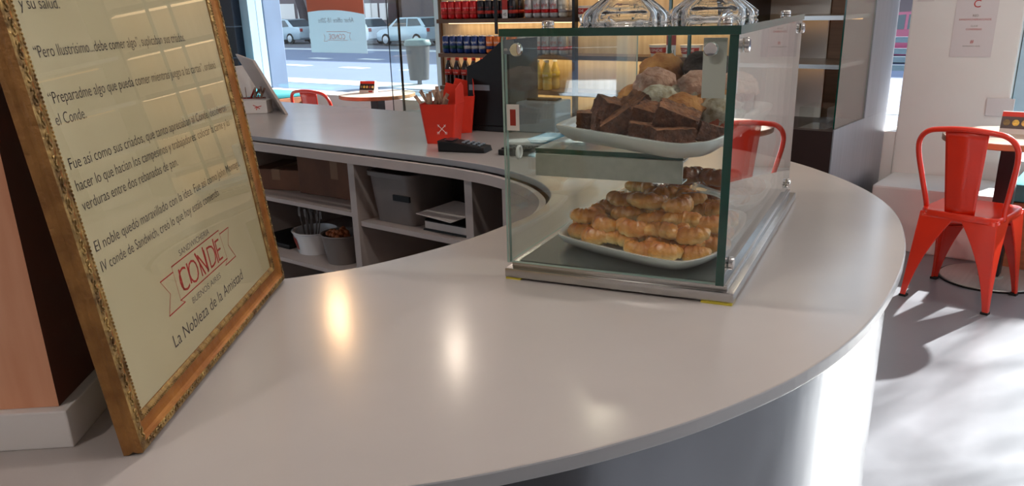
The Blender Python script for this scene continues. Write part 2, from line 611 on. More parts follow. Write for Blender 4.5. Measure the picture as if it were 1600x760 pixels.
def catmull(pts, n=6, closed=False):
    P = [Vector(p) for p in pts]
    out = []
    m = len(P)
    rng = range(m if closed else m - 1)
    for i in rng:
        p0 = P[i - 1] if (closed or i > 0) else P[0] * 2 - P[1]
        p1 = P[i]; p2 = P[(i + 1) % m]
        p3 = P[(i + 2) % m] if (closed or i + 2 < m) else P[-1] * 2 - P[-2]
        for k in range(n):
            t = k / n
            out.append(0.5 * ((2 * p1) + (-p0 + p2) * t + (2 * p0 - 5 * p1 + 4 * p2 - p3) * t * t + (-p0 + 3 * p1 - 3 * p2 + p3) * t ** 3))
    if not closed: out.append(P[-1])
    return out


def offset_poly(pts, d):
    out = []
    n = len(pts)
    for i, p in enumerate(pts):
        t = (pts[min(i + 1, n - 1)] - pts[max(i - 1, 0)]).normalized()
        out.append(p + Vector((-t.y, t.x)) * d)
    return out


# ------------------------------------------------------------------ the room
FV = 5.6      # shop front plane
CH = 3.0      # ceiling height
CZ = 0.98     # counter height


def gb(name, u0, u1, v0, v1, z0, z1, m, parent=None, bev=0.0):
    """box in building-grid coordinates, origin at its base centre"""
    o = MB().bb(-(u1 - u0) / 2, (u1 - u0) / 2, -(v1 - v0) / 2, (v1 - v0) / 2, 0, z1 - z0, bev).build(
        name, m, parent, W((u0 + u1) / 2, (v0 + v1) / 2, z0), GA)
    return o


struct(gb('floor', -8.6, 3.4, -3.2, 5.8, -0.12, 0.0, 'floor'))
struct(gb('ceiling', -8.6, 3.4, -3.2, 5.8, CH, CH + 0.15, 'ceil'))
struct(gb('wall_left', -8.7, -8.5, -3.2, 5.4, 0, CH, 'wallw'))
struct(gb('wall_right', 3.3, 3.5, -3.2, 5.4, 0, CH, 'wallw'))
# behind the camera: low wall, two piers and open glazing between them
struct(gb('wall_back', -8.5, 3.3, -3.2, -3.0, 0, 0.9, 'wallw'))
struct(gb('wall_back', -8.5, -7.6, -3.2, -3.0, 0.9, CH, 'wallw'))
struct(gb('wall_back', -3.6, 3.3, -3.2, -3.0, 0.9, CH, 'wallw'))
struct(gb('wall_back', -7.6, -3.6, -3.2, -3.0, 2.6, CH, 'wallw'))
# shop front: lintel, white column, sills, windows, dark tiled pier
struct(gb('wall_front', -8.5, 3.3, 5.5, 5.75, 2.75, CH, 'wallw'))
struct(gb('wall_front', -1.32, -0.735, 5.5, 5.75, 0, 2.75, 'wallw', bev=0.01))
struct(gb('wall_front', -7.88, -1.32, 5.5, 5.75, 0, 0.62, 'wallw'))
struct(gb('wall_front', -0.735, 3.3, 5.5, 5.75, 0, 0.5, 'wallw'))
struct(gb('wall_tiled', -8.5, -8.02, 5.42, 5.75, 0, 2.75, 'tile'))
gl = MB().box((0, 0, 1.06), (6.44, 0.01, 2.1)).build('window_1', 'glass_win', None, W(-4.66, 5.62, 0.64), GA); struct(gl)
gl = MB().box((0, 0, 1.1), (4.0, 0.01, 2.2)).build('window_2', 'glass_win', None, W(1.28, 5.62, 0.52), GA); struct(gl)
struct(gb('trim_1', -8.02, -7.88, 5.52, 5.70, 0.6, 2.75, 'blue_frame'))
struct(gb('trim_2', -0.73, -0.66, 5.56, 5.68, 0.5, 2.75, 'blue_frame'))
struct(gb('trim_3', -5.25, -5.19, 5.58, 5.66, 0.62, 2.75, 'blue_frame'))
struct(gb('trim_4', 1.45, 1.52, 5.56, 5.68, 0.5, 2.75, 'blue_frame'))
# white built-in ledge along the right of the shop front and a teal-cushioned bench
struct(gb('trim_5', -1.30, -0.62, 5.04, 5.5, 0, 0.375, 'wallw', bev=0.012))
bench = thing('window_bench', 'wooden bench with teal cushion beside the white column at right', 'bench', W(0.9, 5.24, 0), GA)
MB().bb(-1.5, 1.5, -0.22, 0.2, 0.0, 0.36, bev=0.004).build('seat_box', 'bench_wood', bench)
MB().bb(-1.5, 1.5, -0.22, 0.2, 0.362, 0.46, bev=0.02).build('cushion', 'teal', bench, smooth=True, ang=50)
bench = thing('window_bench', 'long wooden bench with teal cushion under the big street window', 'bench', W(-7.4, 5.2, 0), GA)
MB().bb(-0.62, 0.42, -0.24, 0.22, 0.0, 0.60, bev=0.004).build('seat_box', 'bench_wood', bench)
MB().bb(-0.62, 0.42, -0.24, 0.22, 0.602, 0.655, bev=0.015).build('cushion', 'teal', bench, smooth=True, ang=50)

# ------------------------------------------------------------------ ceiling lamps
def downlight(u, v, label, m, e, col, size=0.07):
    """surface lamp: ring on the ceiling with a frosted bulb that gives the light"""
    t = thing('ceiling_lamp', label, 'ceiling light', W(u, v, CH), GA, 'ceiling lamps')
    MB().lathe([(size, 0), (size + 0.02, 0), (size + 0.02, -0.025), (size, -0.025)], seg=28).build('trim_ring', 'chrome', t)
    MB().lathe([(0, -0.12), (0.02, -0.118), (0.043, -0.10), (0.05, -0.07), (0.043, -0.04), (0.025, -0.015), (0.02, -0.001), (0, -0.001)], seg=20).build('bulb', m, t, smooth=True)
    return t


WARM = (1.0, 0.76, 0.52)
NEUT = (1.0, 0.90, 0.80)
names = ['over the tables by the street window', 'over the left half of the drinks display', 'over the right half of the drinks display', 'over the steel display fridge']
for i, u in enumerate((-5.1, -3.8, -2.54, -1.25)):
    downlight(u, 4.08, 'added fill lamp ' + names[i], 'lamp' if i == 0 else 'lamp_w', 20, WARM if i == 0 else NEUT)
names = ['above the glass pastry case', 'above the rounded counter end', 'above the floor right of the counter', 'above the red chair and table at right']
for i, (u, v) in enumerate(((-1.2, 0.9), (0.3, 1.6), (1.6, 2.4), (0.7, 3.7))):
    downlight(u, v, 'added fill lamp ' + names[i], 'lamp_fill', 14, NEUT)  # unseen fill lamps added to brighten the case, counter and right wall

downlight(-0.75, -1.3, 'added fill lamp behind the viewer', 'lamp_fill_rear', 14, NEUT)  # unseen lamp added to brighten the wooden column at the left

# ------------------------------------------------------------------ counter
def V2(p): return Vector((p[0], p[1]))
def G2(u, v):
    p = W(u, v); return Vector((p.x, p.y))

outer = [(-1.7, 0.70), (-1.1, 0.70), (-0.6, 0.702), (-0.3, 0.700), (-0.12, 0.709), (0.02, 0.748), (0.136, 0.797), (0.245, 0.858), (0.375, 0.955), (0.506, 1.095), (0.636, 1.284),
         (0.742, 1.48), (0.828, 1.70), (0.866, 1.89), (0.866, 2.10), (0.82, 2.354), (0.715, 2.605), (0.5, 2.91), (0.144, 3.28)]
outer = [V2(p) for p in outer] + [G2(-2.75, 2.70), G2(-3.4, 2.705), G2(-4.4, 2.71)]
inner = [G2(-4.4, 1.88), G2(-3.2, 1.88), G2(-2.2, 1.879), V2((-0.40, 2.727)), V2((-0.273, 2.625)), V2((-0.146, 2.517)), V2((-0.03, 2.39)), V2((0.058, 2.24)), V2((0.096, 2.11)), V2((0.102, 2.005)),
         V2((0.081, 1.894)), V2((0.038, 1.795)), V2((-0.012, 1.724)), V2((-0.1, 1.608)), V2((-0.232, 1.485)), V2((-0.344, 1.418)), V2((-0.5, 1.37)), V2((-0.8, 1.34)), V2((-1.7, 1.32))]
oc = catmull(outer, 6)
ic = catmull(inner, 6)
bm = MB()
bm.prism([tuple(p) for p in (oc + ic)], -0.02, 0.0)
for f in bm.bm.faces:
    f.normal_update()
    c_ = f.calc_center_median()
    if abs(f.normal.z) < 0.5:
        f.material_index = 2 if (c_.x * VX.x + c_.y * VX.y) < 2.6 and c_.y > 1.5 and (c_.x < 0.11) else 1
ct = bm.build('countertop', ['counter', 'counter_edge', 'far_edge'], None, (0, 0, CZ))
bv = ct.modifiers.new('bev', 'BEVEL'); bv.width = 0.0025; bv.segments = 2; bv.limit_method = 'ANGLE'; bv.angle_limit = R(50)
tag(ct, 'large white solid-surface countertop curving round in a U under the pastry case', 'countertop')


def ribbon(pts, z0, z1, th, name, m, parent=None, smooth=True):
    a = pts
    b = offset_poly(pts, th)
    mb = MB()
    n = len(a)
    L = [[mb.bm.verts.new((p.x, p.y, z)) for p in q] for q in (a, b) for z in (z0, z1)]
    a0, a1, b0, b1 = L
    for i in range(n - 1):
        mb.bm.faces.new((a0[i], a0[i + 1], a1[i + 1], a1[i]))
        mb.bm.faces.new((b0[i], b0[i + 1], b1[i + 1], b1[i]))
        mb.bm.faces.new((a1[i], a1[i + 1], b1[i + 1], b1[i]))
        mb.bm.faces.new((a0[i], a0[i + 1], b0[i + 1], b0[i]))
    mb.bm.faces.new((a0[0], a1[0], b1[0], b0[0]))
    mb.bm.faces.new((a0[-1], a1[-1], b1[-1], b0[-1]))
    return mb.build(name, m, parent, smooth=smooth, ang=35)


base = thing('counter_front', 'curved brushed grey metal front under the white countertop', 'counter front', (0.3, 1.2, 0))
def rel(o, root):
    o.location = (o.location[0] - root.location[0], o.location[1] - root.location[1], o.location[2] - root.location[2]); return o
rel(ribbon(offset_poly(oc, 0.022), 0.0, CZ - 0.0205, 0.02, 'metal_cladding', 'steel_panel', base), base)
# wall of the near side of the staff well
near_in = [p for p in ic if (p.y < 1.9 and p.x < 0.2)]
rel(ribbon(offset_poly(near_in, 0.03), 0.0, CZ - 0.0205, 0.018, 'inner_panel', 'white_lam', base), base)

# open shelving under the far side of the counter
sh = thing('shelving_unit', 'white open shelving under the far side of the counter, full of boxes and tubs', 'shelves', W(-2.5, 2.2, 0), GA)
SU, SV = -2.5, 2.2
def sb(name, u0, u1, v0, v1, z0, z1, m='white_lam'):
    return MB().bb(u0 - SU, u1 - SU, v0 - SV, v1 - SV, z0, z1, 0.001).build(name, m, sh)
for u in (-3.9, -3.05, -2.235, -1.688):
    sb('divider', u - 0.016, u + 0.016, 1.905, 2.56, 0.0, 0.930)
sb('back_panel', -3.9, -1.35, 2.56, 2.58, 0, 0.955)
sb('shelf', -3.9 + 0.017, -3.068, 1.915, 2.558, 0.705, 0.72)
sb('shelf', -3.032, -2.253, 1.915, 2.558, 0.718, 0.734)
sb('shelf', -3.032, -2.253, 1.915, 2.558, 0.474, 0.49)
sb('shelf', -2.217, -1.706, 1.915, 2.558, 0.690, 0.708)
sb('shelf', -2.217, -1.706, 1.915, 2.558, 0.40, 0.418)
sb('base_board', -3.9, -1.706, 1.915, 2.558, 0.06, 0.08)
far_in = [p for p in ic if p not in near_in]
far_in = [p for p in ic[:len(ic) - len(near_in) + 3]]
ap = ribbon(offset_poly(far_in, -0.012), 0.930, 0.9595, -0.016, 'apron', 'white_lam', sh)
ap.matrix_parent_inverse = sh.matrix_basis.inverted()
# curved solid panel closing the right end of the well
curve_in = [p for p in ic if p.x > -0.02 and 1.74 < p.y < 2.36]
cpn = ribbon(offset_poly(curve_in, -0.016), 0.0, 0.9295, -0.012, 'curved_panel', 'white_lam', sh)
cpn.matrix_parent_inverse = sh.matrix_basis.inverted()

# ------------------------------------------------------------------ things in the shelving
def carton(u, v, z, w, d, h, rz, label, name='cardboard_box', m='cardboard', flaps=False):
    t = thing(name, label, 'box', W(u, v, z), GA + rz)
    MB().bb(-w / 2, w / 2, -d / 2, d / 2, 0, h, 0.004).build('body', m, t)
    mb = MB(); mb.bb(-0.02, 0.02, -d / 2 - 0.001, d / 2 + 0.001, h * 0.5, h + 0.001)
    mb.build('tape_strip', mat('packing_tape', rgb(128, 92, 62), 0.3), t)
    return t
carton(-2.50, 2.22, 0.7345, 0.42, 0.36, 0.15, 0.05, 'large brown cardboard box on the upper left shelf, right against the divider')
carton(-2.86, 2.12, 0.7345, 0.24, 0.22, 0.085, 0.3, 'small low cardboard box left of the large brown box')
tb = thing('cutlery_tub', 'white round tub holding cutlery on the lower left shelf', 'tub', W(-2.67, 2.06, 0.4905), GA)
MB().lathe([(0.075, 0), (0.092, 0.085), (0.096, 0.088), (0.096, 0.092), (0.088, 0.092), (0.072, 0.006), (0, 0.006)], seg=32).build('tub', 'porcelain', tb, smooth=True, ang=40)
mb = MB()
mb.grid(lambda a, b: Vector((math.cos(-2.6 + a * 0.9) * (0.0795 + 0.012 * b + 0.0), math.sin(-2.6 + a * 0.9) * (0.0795 + 0.012 * b), 0.02 + 0.05 * b)), 10, 2)
mb.build('red_label', 'red_dark', tb)
cu = thing('cutlery_bundle', 'bundle of plastic forks standing in the white round tub', 'cutlery', W(-2.70, 2.055, 0.4985), GA, 'disposable cutlery')
for k in range(12):
    a = rnd.uniform(0, 6.28); r0 = rnd.uniform(0.005, 0.03)
    mb = MB()
    x0, y0 = r0 * math.cos(a), r0 * math.sin(a)
    tip = Vector((x0 * 2.3, y0 * 2.3, rnd.uniform(0.13, 0.17)))
    mb.tube([(x0, y0, 0), tip], [0.002, 0.003], 5)
    mb.box(tip, (0.014, 0.003, 0.03))
    mb.build('fork', 'plastic_tub', cu)
bk = thing('plastic_container', 'cloudy plastic container of snacks beside the white tub', 'container', W(-2.46, 2.02, 0.4905), GA)
MB().lathe([(0.06, 0), (0.078, 0.11), (0.082, 0.113), (0.08, 0.117), (0.074, 0.113), (0.056, 0.004), (0, 0.004)], seg=28).build('container', 'plastic_tub', bk, smooth=True, ang=40)
mb = MB()
for k in range(30):
    a = rnd.uniform(0, 6.28); r_ = rnd.uniform(0, 0.05)
    mb.ball((r_ * math.cos(a), r_ * math.sin(a), 0.10 + rnd.uniform(0, 0.02)), 0.012, 1, 0.3, 3, k)
tag(mb.build('snacks', mat('orange_snacks', rgb(170, 100, 60), 0.6, var=0.2), bk, smooth=True), kind='stuff')
ty = thing('black_tray', 'flat black tray under the white round tub', 'tray', W(-2.895, 2.1, 0.4905), GA)
MB().bb(-0.12, 0.12, -0.1, 0.1, 0, 0.02, 0.006).build('tray_body', 'black', ty)
tub = thing('storage_tub', 'big cloudy grey plastic tub on the middle upper shelf', 'tub', W(-2.085, 2.06, 0.7085), GA)
mb = MB()
def rrect(w, d, r, n=5):
    out = []
    for cx, cy, a0 in ((w / 2 - r, d / 2 - r, 0), (-w / 2 + r, d / 2 - r, 90), (-w / 2 + r, -d / 2 + r, 180), (w / 2 - r, -d / 2 + r, 270)):
        for k in range(n + 1):
            a = R(a0 + 90 * k / n); out.append((cx + r * math.cos(a), cy + r * math.sin(a)))
    return out
def loft(mb, rings, cap0=True, cap1=True):
    vs = [[mb.bm.verts.new(p) for p in r_] for r_ in rings]
    fs = []
    for A, B in zip(vs, vs[1:]):
        n = len(A)
        for i in range(n):
            fs.append(mb.bm.faces.new((A[i], A[(i + 1) % n], B[(i + 1) % n], B[i])))
    if cap0: fs.append(mb.bm.faces.new(vs[0][::-1]))
    if cap1: fs.append(mb.bm.faces.new(vs[-1]))
    mb._fin(fs)
def rr3(w, d, r, z, n=5): return [(x, y, z) for x, y in rrect(w, d, r, n)]
loft(mb, [rr3(0.20, 0.20, 0.03, 0), rr3(0.23, 0.24, 0.04, 0.165), rr3(0.246, 0.26, 0.045, 0.167), rr3(0.246, 0.26, 0.045, 0.183), rr3(0.225, 0.235, 0.04, 0.183), rr3(0.19, 0.19, 0.03, 0.004)])
mb.build('tub_body', 'plastic_tub', tub, smooth=True, ang=40)
MB().bb(0.02, 0.10, -0.124, -0.117, 0.09, 0.11).build('dark_label', 'black', tub)
bd = thing('ring_binder', 'black ring binder lying on the middle upper shelf', 'binder', W(-1.835, 2.02, 0.7085), GA)
MB().bb(-0.105, 0.105, -0.07, 0.13, 0, 0.004, 0.001).build('cover', 'black', bd)
MB().bb(-0.105, 0.105, -0.06, 0.13, 0.0045, 0.03, 0.001).build('paper_block', 'napkin', bd)
MB().bb(-0.107, 0.107, 0.131, 0.135, 0, 0.055).build('spine', 'red_dark', bd)
MB().box((0, 0.035, 0.045), (0.21, 0.2, 0.004), rot=(R(7), 0, 0)).build('cover', 'black', bd)
pp = MB().box((0, 0, 0.0), (0.19, 0.17, 0.002), rot=(R(5), 0, R(-5))).build('paper_sheaf', 'napkin', None, W(-1.845, 2.0, 0.775), GA - 0.08)
tag(pp, 'loose white sheets lying on the black ring binder', 'paper')
carton(-1.83, 2.2, 0.4185, 0.20, 0.2, 0.17, 0.1, 'brown carton on the middle lower shelf behind the white label')
lb = MB().bb(-0.055, 0.055, -0.002, 0.002, 0, 0.09).build('price_card', 'sticker', None, W(-1.86, 2.06, 0.4185), GA); tag(lb, 'small white card standing before the brown carton', 'card')
fb = thing('framed_box', 'black framed box with a white face in the right end of the shelving', 'box', W(-1.45, 2.30, 0.52), GA)
MB().bb(-0.12, 0.12, -0.05, 0.05, -0.52, 0.0, 0.002).build('stand', 'white_lam', fb)
MB().bb(-0.12, 0.12, -0.05, 0.05, 0.001, 0.30, 0.002).build('body', 'black', fb)
MB().bb(-0.10, 0.10, -0.054, -0.0505, 0.03, 0.27).build('white_face', 'napkin', fb)

# ------------------------------------------------------------------ wooden column with white plinth, standing on the counter
colm = thing('wooden_column', 'pale plywood column with dark red side on a white plinth behind the gold frame', 'column', (-0.833, 0.998, CZ), R(4))
MB().bb(-0.34, 0.33, -0.215, 0.16, 0, 0.045, 0.002).build('plinth', 'wallw', colm)
mb = MB(); mb.bb(-0.34, 0.318, -0.203, 0.15, 0.0455, 2.01)
mb.bm.faces.ensure_lookup_table()
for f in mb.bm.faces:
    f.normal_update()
    if f.normal.x > 0.5 or f.normal.x < -0.5: f.material_index = 1  # side faces darker and redder than the front
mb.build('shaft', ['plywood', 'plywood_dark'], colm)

# ------------------------------------------------------------------ framed poster leaning on the column
FX, FY, FYAW, FTH, FW, FT, FM, FRD = -0.4241, 0.7839, 0.0046, 0.1053, 0.598, 0.0236, 0.0344, 0.0094
FH = 0.80
e_ = Vector((math.sin(FYAW), math.cos(FYAW), 0))
n0 = Vector((math.cos(FYAW), -math.sin(FYAW), 0))
up_ = -n0 * math.sin(FTH) + Vector((0, 0, math.cos(FTH)))
nn = n0 * math.cos(FTH) + Vector((0, 0, math.sin(FTH)))
fm = Matrix((e_, up_, nn)).transposed()    # local x along the bottom edge, y up the frame, z out of the face
fr = thing('framed_poster', 'tall ornate gold frame with a Spanish text poster leaning at the left on the counter', 'picture frame', (FX, FY, CZ + 0.0005), rot=fm.to_euler())
# moulding profile: (distance inwards from the outer edge, height above the back)
prof = [(0.0, 0.0), (0.0, 0.006), (0.002, 0.010), (0.0005, 0.016), (0.0008, 0.0215), (0.0025, FT - 0.0008), (0.0105, FT - 0.0008), (0.0125, 0.0200), (0.0155, 0.0180), (0.020, 0.0165),
        (0.026, 0.0155), (0.0275, 0.017), (0.031, 0.0168), (FM, 0.0142), (FM, 0.0)]
def member(a, b, name):
    """one mitred side from corner a to corner b (clockwise inwards)"""
    mb = MB()
    a, b = Vector(a), Vector(b)
    t = (b - a).normalized(); inn = Vector((-t.y, t.x))
    r0, r1 = [], []
    for d, h in prof:
        r0.append(mb.bm.verts.new((a + t * d + inn * d).to_3d() + Vector((0, 0, h))))
        r1.append(mb.bm.verts.new((b - t * d + inn * d).to_3d() + Vector((0, 0, h))))
    n = len(prof)
    for i in range(n):
        j = (i + 1) % n
        f = mb.bm.faces.new((r0[i], r0[j], r1[j], r1[i]))
        f.material_index = 1 if 6 <= i <= 9 else (2 if (i in (4, 5, 10, 11, 12)) else 0)
    mb.bm.faces.new(r0[::-1]); mb.bm.faces.new(r1)
    o = mb.build(name, ['gold', 'gold_cove', 'gold_orn'], fr)
    # carved scroll ornament along the outer ridge, bead row along the inner lip
    L = (b - a).length
    mb = MB()
    nscr = int(L / 0.0105)
    for k in range(nscr):
        s = (k + 0.5) * L / nscr
        if s < 0.006 or s > L - 0.006: continue
        c0 = a + t * s + inn * 0.0064
        sg = 1 if k % 2 else -1
        pts = []
        for q in range(9):
            an = q / 8 * 4.6
            rad = 0.0046 * (1 - q / 10)
            off = t * (math.cos(an) * rad * sg) + inn * (math.sin(an) * rad)
            pts.append((c0 + off).to_3d() + Vector((0, 0, FT - 0.0004)))
        mb.tube(pts, 0.0013, 5)
    o2 = mb.build('scroll_carving', 'gold_orn', o, smooth=True)
    mb = MB()
    nb = int((L - 0.06) / 0.0042)
    for k in range(nb):
        p = a + t * (0.031 + (k + 0.5) * (L - 0.062) / nb) + inn * 0.0292
        mb.ball(tuple(p) + (0.0174,), 0.0014, 1)
    mb.build('bead_row', 'gold_orn', o, smooth=True)
member((0, 0), (FW, 0), 'bottom_moulding')
member((FW, 0), (FW, FH), 'side_moulding')
member((0, FH), (0, 0), 'side_moulding')
member((FW, FH), (0, FH), 'top_moulding')
PD = 0.0125
MB().bb(FM - 0.003, FW - FM + 0.003, FM - 0.003, FH - FM + 0.003, 0.006, PD).build('poster_sheet', 'parch', fr)
gp = MB().bb(FM - 0.002, FW - FM + 0.002, FM - 0.002, FH - FM + 0.002, PD + 0.0006, PD + 0.0010)
gp.build('picture_glass', glass_mat('picture_glass', (0.99, 0.99, 0.985), 0.012, 0, 0.45), fr)


def ftxt(s, x0, y0, x1, h, m='ink', off=0.0, al='LEFT', name='text_line', shear=0):
    write(fr, name, s, m, Matrix.Translation((x0, y0, PD + 0.0003)), width=x1 - x0, height=h, offset=off, shear=shear)
XL = 0.048
ftxt('la mesa de juego, descuidaba su descanso, sus comidas', XL, 0.4806, 0.53, 0.0165, off=-0.006)
ftxt('y su salud.', XL, 0.4586, 0.122, 0.0165, off=-0.006)
ftxt('\u201cPero Ilustr\u00edsimo...debe comer algo\u201d, suplicaban sus criados.', XL, 0.413, 0.440, 0.0170, off=-0.006)
ftxt('\u201cPreparadme algo que pueda comer mientras juego a las cartas\u201d, orden\u00f3', XL, 0.3685, 0.537, 0.0170, off=-0.006)
ftxt('el Conde.', XL, 0.3475, 0.110, 0.0170, off=-0.006)
ftxt('Fue as\u00ed como sus criados, que tanto apreciaban al Conde, decidieron', XL, 0.303, 0.537, 0.0170, off=-0.006)
ftxt('hacer lo que hac\u00edan los campesinos y trabajadores: colocar la carne y las', XL, 0.2805, 0.537, 0.0170, off=-0.006)
ftxt('verduras entre dos rebanadas de pan.', XL, 0.2595, 0.306, 0.0170, off=-0.006)
ftxt('El noble qued\u00f3 maravillado con la idea. Fue as\u00ed como John Montagu,', XL, 0.2155, 0.537, 0.0170, off=-0.006)
ftxt('IV conde de Sandwich, cre\u00f3 lo que hoy est\u00e1is comiendo.', XL, 0.193, 0.422, 0.0170, off=-0.006)
ftxt('SANDWICHERIA', 0.236, 0.1535, 0.348, 0.0115, 'ink_grey', 0.0)
ftxt('BUENOS AIRES', 0.237, 0.0875, 0.348, 0.0115, 'ink_grey', 0.0)
ftxt('La Nobleza de la Amistad', 0.156, 0.0585, 0.430, 0.0235, off=-0.004)
# ribbon emblem with CONDE
def stroke(mb, a, b, w, z=0.0):
    a, b = Vector(a), Vector(b)
    t = (b - a).normalized(); n = Vector((-t.y, t.x)) * w / 2
    q = [a - n - t * w / 2, b - n + t * w / 2, b + n + t * w / 2, a + n - t * w / 2]
    f = mb.bm.faces.new([mb.bm.verts.new((p.x, p.y, z)) for p in q]); mb._fin([f])
def emblem(mb, w=0.0016, k=1.0):
    th = w * 2.0
    L = [((0.205, 0.149), (0.382, 0.149), th), ((0.205, 0.104), (0.388, 0.104), th), ((0.205, 0.149), (0.205, 0.104), w), ((0.382, 0.149), (0.388, 0.104), w),
         ((0.384, 0.143), (0.422, 0.143), th), ((0.422, 0.143), (0.405, 0.120), w), ((0.405, 0.120), (0.423, 0.097), th * 0.8), ((0.423, 0.097), (0.376, 0.097), th),
         ((0.376, 0.097), (0.388, 0.104), w), ((0.205, 0.142), (0.165, 0.142), th), ((0.165, 0.142), (0.182, 0.121), w), ((0.182, 0.121), (0.164, 0.098), th * 0.7), ((0.164, 0.098), (0.216, 0.098), th), ((0.216, 0.098), (0.205, 0.104), w)]
    for a, b, ww in L:
        stroke(mb, a, b, ww)
mb = MB(); emblem(mb, 0.0008)
for x, a, b in ((0.222, 0.114, 0.138), (0.249, 0.114, 0.138), (0.3105, 0.110, 0.142), (0.3525, 0.110, 0.142)):
    stroke(mb, (x, a), (x, b), 0.004)
stroke(mb, (0.282, 0.142), (0.299, 0.110), 0.004)
mb.build('red_ribbon_emblem', 'ink_red', fr, (0, 0, PD + 0.0003))
ftxt('CONDE', 0.216, 0.1085, 0.374, 0.046, 'ink_red', -0.012, name='emblem_lettering')
# ------------------------------------------------------------------ glass pastry case
CX, CY, CYAW = -0.01167, 1.35946, -0.44337
CW, CD, CG = 0.391, 0.757, 0.4137
case = thing('glass_pastry_case', 'tall glass pastry case on a stainless steel base on the counter', 'display case', (CX, CY, CZ), CYAW)
CM = Matrix.Translation((CX, CY, CZ)) @ Matrix.Rotation(CYAW, 4, 'Z')
def cw(a, b, z): return CM @ Vector((a, b, z))
mb = MB(); mb.bb(0, CW, 0, CD, 0.003, 0.0195, 0.003); mb.bb(0.010, CW - 0.012, 0.010, CD - 0.01, 0.0195, 0.0285, 0.002)
mb.build('steel_base', 'steel', case, smooth=True, ang=30)
MB().bb(0.02, CW - 0.028, 0.02, CD - 0.02, 0.0286, 0.0296).build('base_liner', mat('dark_satin_liner', rgb(96, 102, 100), 0.25, metal=0.6), case)
MB().bb(0.002, 0.03, 0.0, 0.02, 0.0, 0.003).build('tape_foot', 'yellow', case)
MB().bb(CW - 0.05, CW - 0.002, -0.002, 0.03, 0.0, 0.003).build('tape_foot', 'yellow', case)
def pane(name, x0, x1, y0, y1, z0, z1, ax, m='glass', em='edge', parent=None):
    mb = MB(); mb.bb(x0, x1, y0, y1, z0, z1)
    for f in mb.bm.faces:
        f.normal_update()
        if abs(f.normal[ax]) < 0.5: f.material_index = 1
    return mb.build(name, [m, em], parent or case)
GT = 0.0095
GZ = CG - 0.012
pane('front_pane', 0.008, 0.3605, 0.006, 0.006 + GT, 0.029, GZ - 0.0005, 1, em='edge_pale')
pane('side_pane', 0.004, 0.0075, 0.004, CD - 0.012, 0.029, GZ - 0.0005, 0, em='edge_pale')
pane('side_pane', 0.361, 0.374, 0.004, CD - 0.012, 0.0285, GZ - 0.0005, 0, m='glass_side')
pane('top_pane', 0.002, 0.377, 0.0, CD - 0.008, GZ, CG, 2)
# inner shelf with steel front rail
pane('glass_shelf', 0.012, 0.276, 0.115, 0.66, 0.200, 0.2085, 2)
mb = MB()
mb.bb(0.012, 0.276, 0.115, 0.118, 0.160, 0.1985); mb.bb(0.012, 0.276, 0.118, 0.150, 0.1955, 0.1985); mb.bb(0.012, 0.276, 0.118, 0.150, 0.160, 0.163)
mb.build('steel_shelf_rail', 'steel_b', case)
mb = MB(); mb.bb(0.012, 0.276, 0.64, 0.66, 0.160, 0.1985); mb.build('steel_shelf_rail', 'steel_b', case)
def knob(a, b, z, d, r=0.0105):
    """steel glass fixing whose axis points along d"""
    q = Vector(d).to_track_quat('Z', 'Y')
    mb = MB()
    mb.lathe([(r * 0.6, 0), (r, 0.001), (r, 0.006), (r * 0.85, 0.008), (r * 0.45, 0.0088), (0, 0.009)], seg=24)
    for v in mb.bm.verts: v.co = q @ v.co
    mb.build('glass_fixing', 'chrome', case, (a, b, z), smooth=True, ang=40)
for a, b, z, d in ((0.031, 0.0055, 0.382, (0, -1, 0)), (0.336, 0.0055, 0.382, (0, -1, 0)), (0.3742, 0.05, 0.385, (1, 0, 0)), (0.3742, 0.72, 0.385, (1, 0, 0)), (0.3742, 0.705, 0.05, (1, 0, 0)),
                   (0.3742, 0.034, 0.058, (1, 0, 0)), (0.045, 0.10, CG, (0, 0, 1)), (0.335, 0.10, CG, (0, 0, 1)), (0.345, 0.69, CG, (0, 0, 1))):
    knob(a, b, z, d)
mb = MB()
mb.lathe([(0.0095, 0), (0.012, 0.001), (0.012, 0.004), (0.0095, 0.005), (0.0075, 0.004), (0.0075, 0.001)], seg=24, rot=(0, PI / 2, 0))
mb.build('white_grommet', 'porcelain', case, (0.0078, 0.05, 0.212), smooth=True, ang=40)
mb = MB(); mb.bb(0, 0.022, 0, 0.0006, 0, 0.042); s1 = mb.build('price_sticker', 'sticker', case, (0.010, 0.0052, 0.255))
MB().bb(0.006, 0.016, -0.0004, 0.0, 0.008, 0.034).build('sticker_print', 'red_dark', s1)
MB().bb(0.003, 0.022, -0.0004, 0.0, 0.0, 0.022).build('small_label', 'grey_plastic', case, (0.004, 0.0055, 0.375))
write(case, 'small_label_print', 'm m', 'white', Matrix.Translation((0.009, 0.0045, 0.38)) @ Matrix.Rotation(PI / 2, 4, 'X'), width=0.014)
MB().bb(0, 0.034, 0, 0.0008, 0, 0.085).build('white_notice', 'sticker', case, (0.322, 0.0165, 0.312))

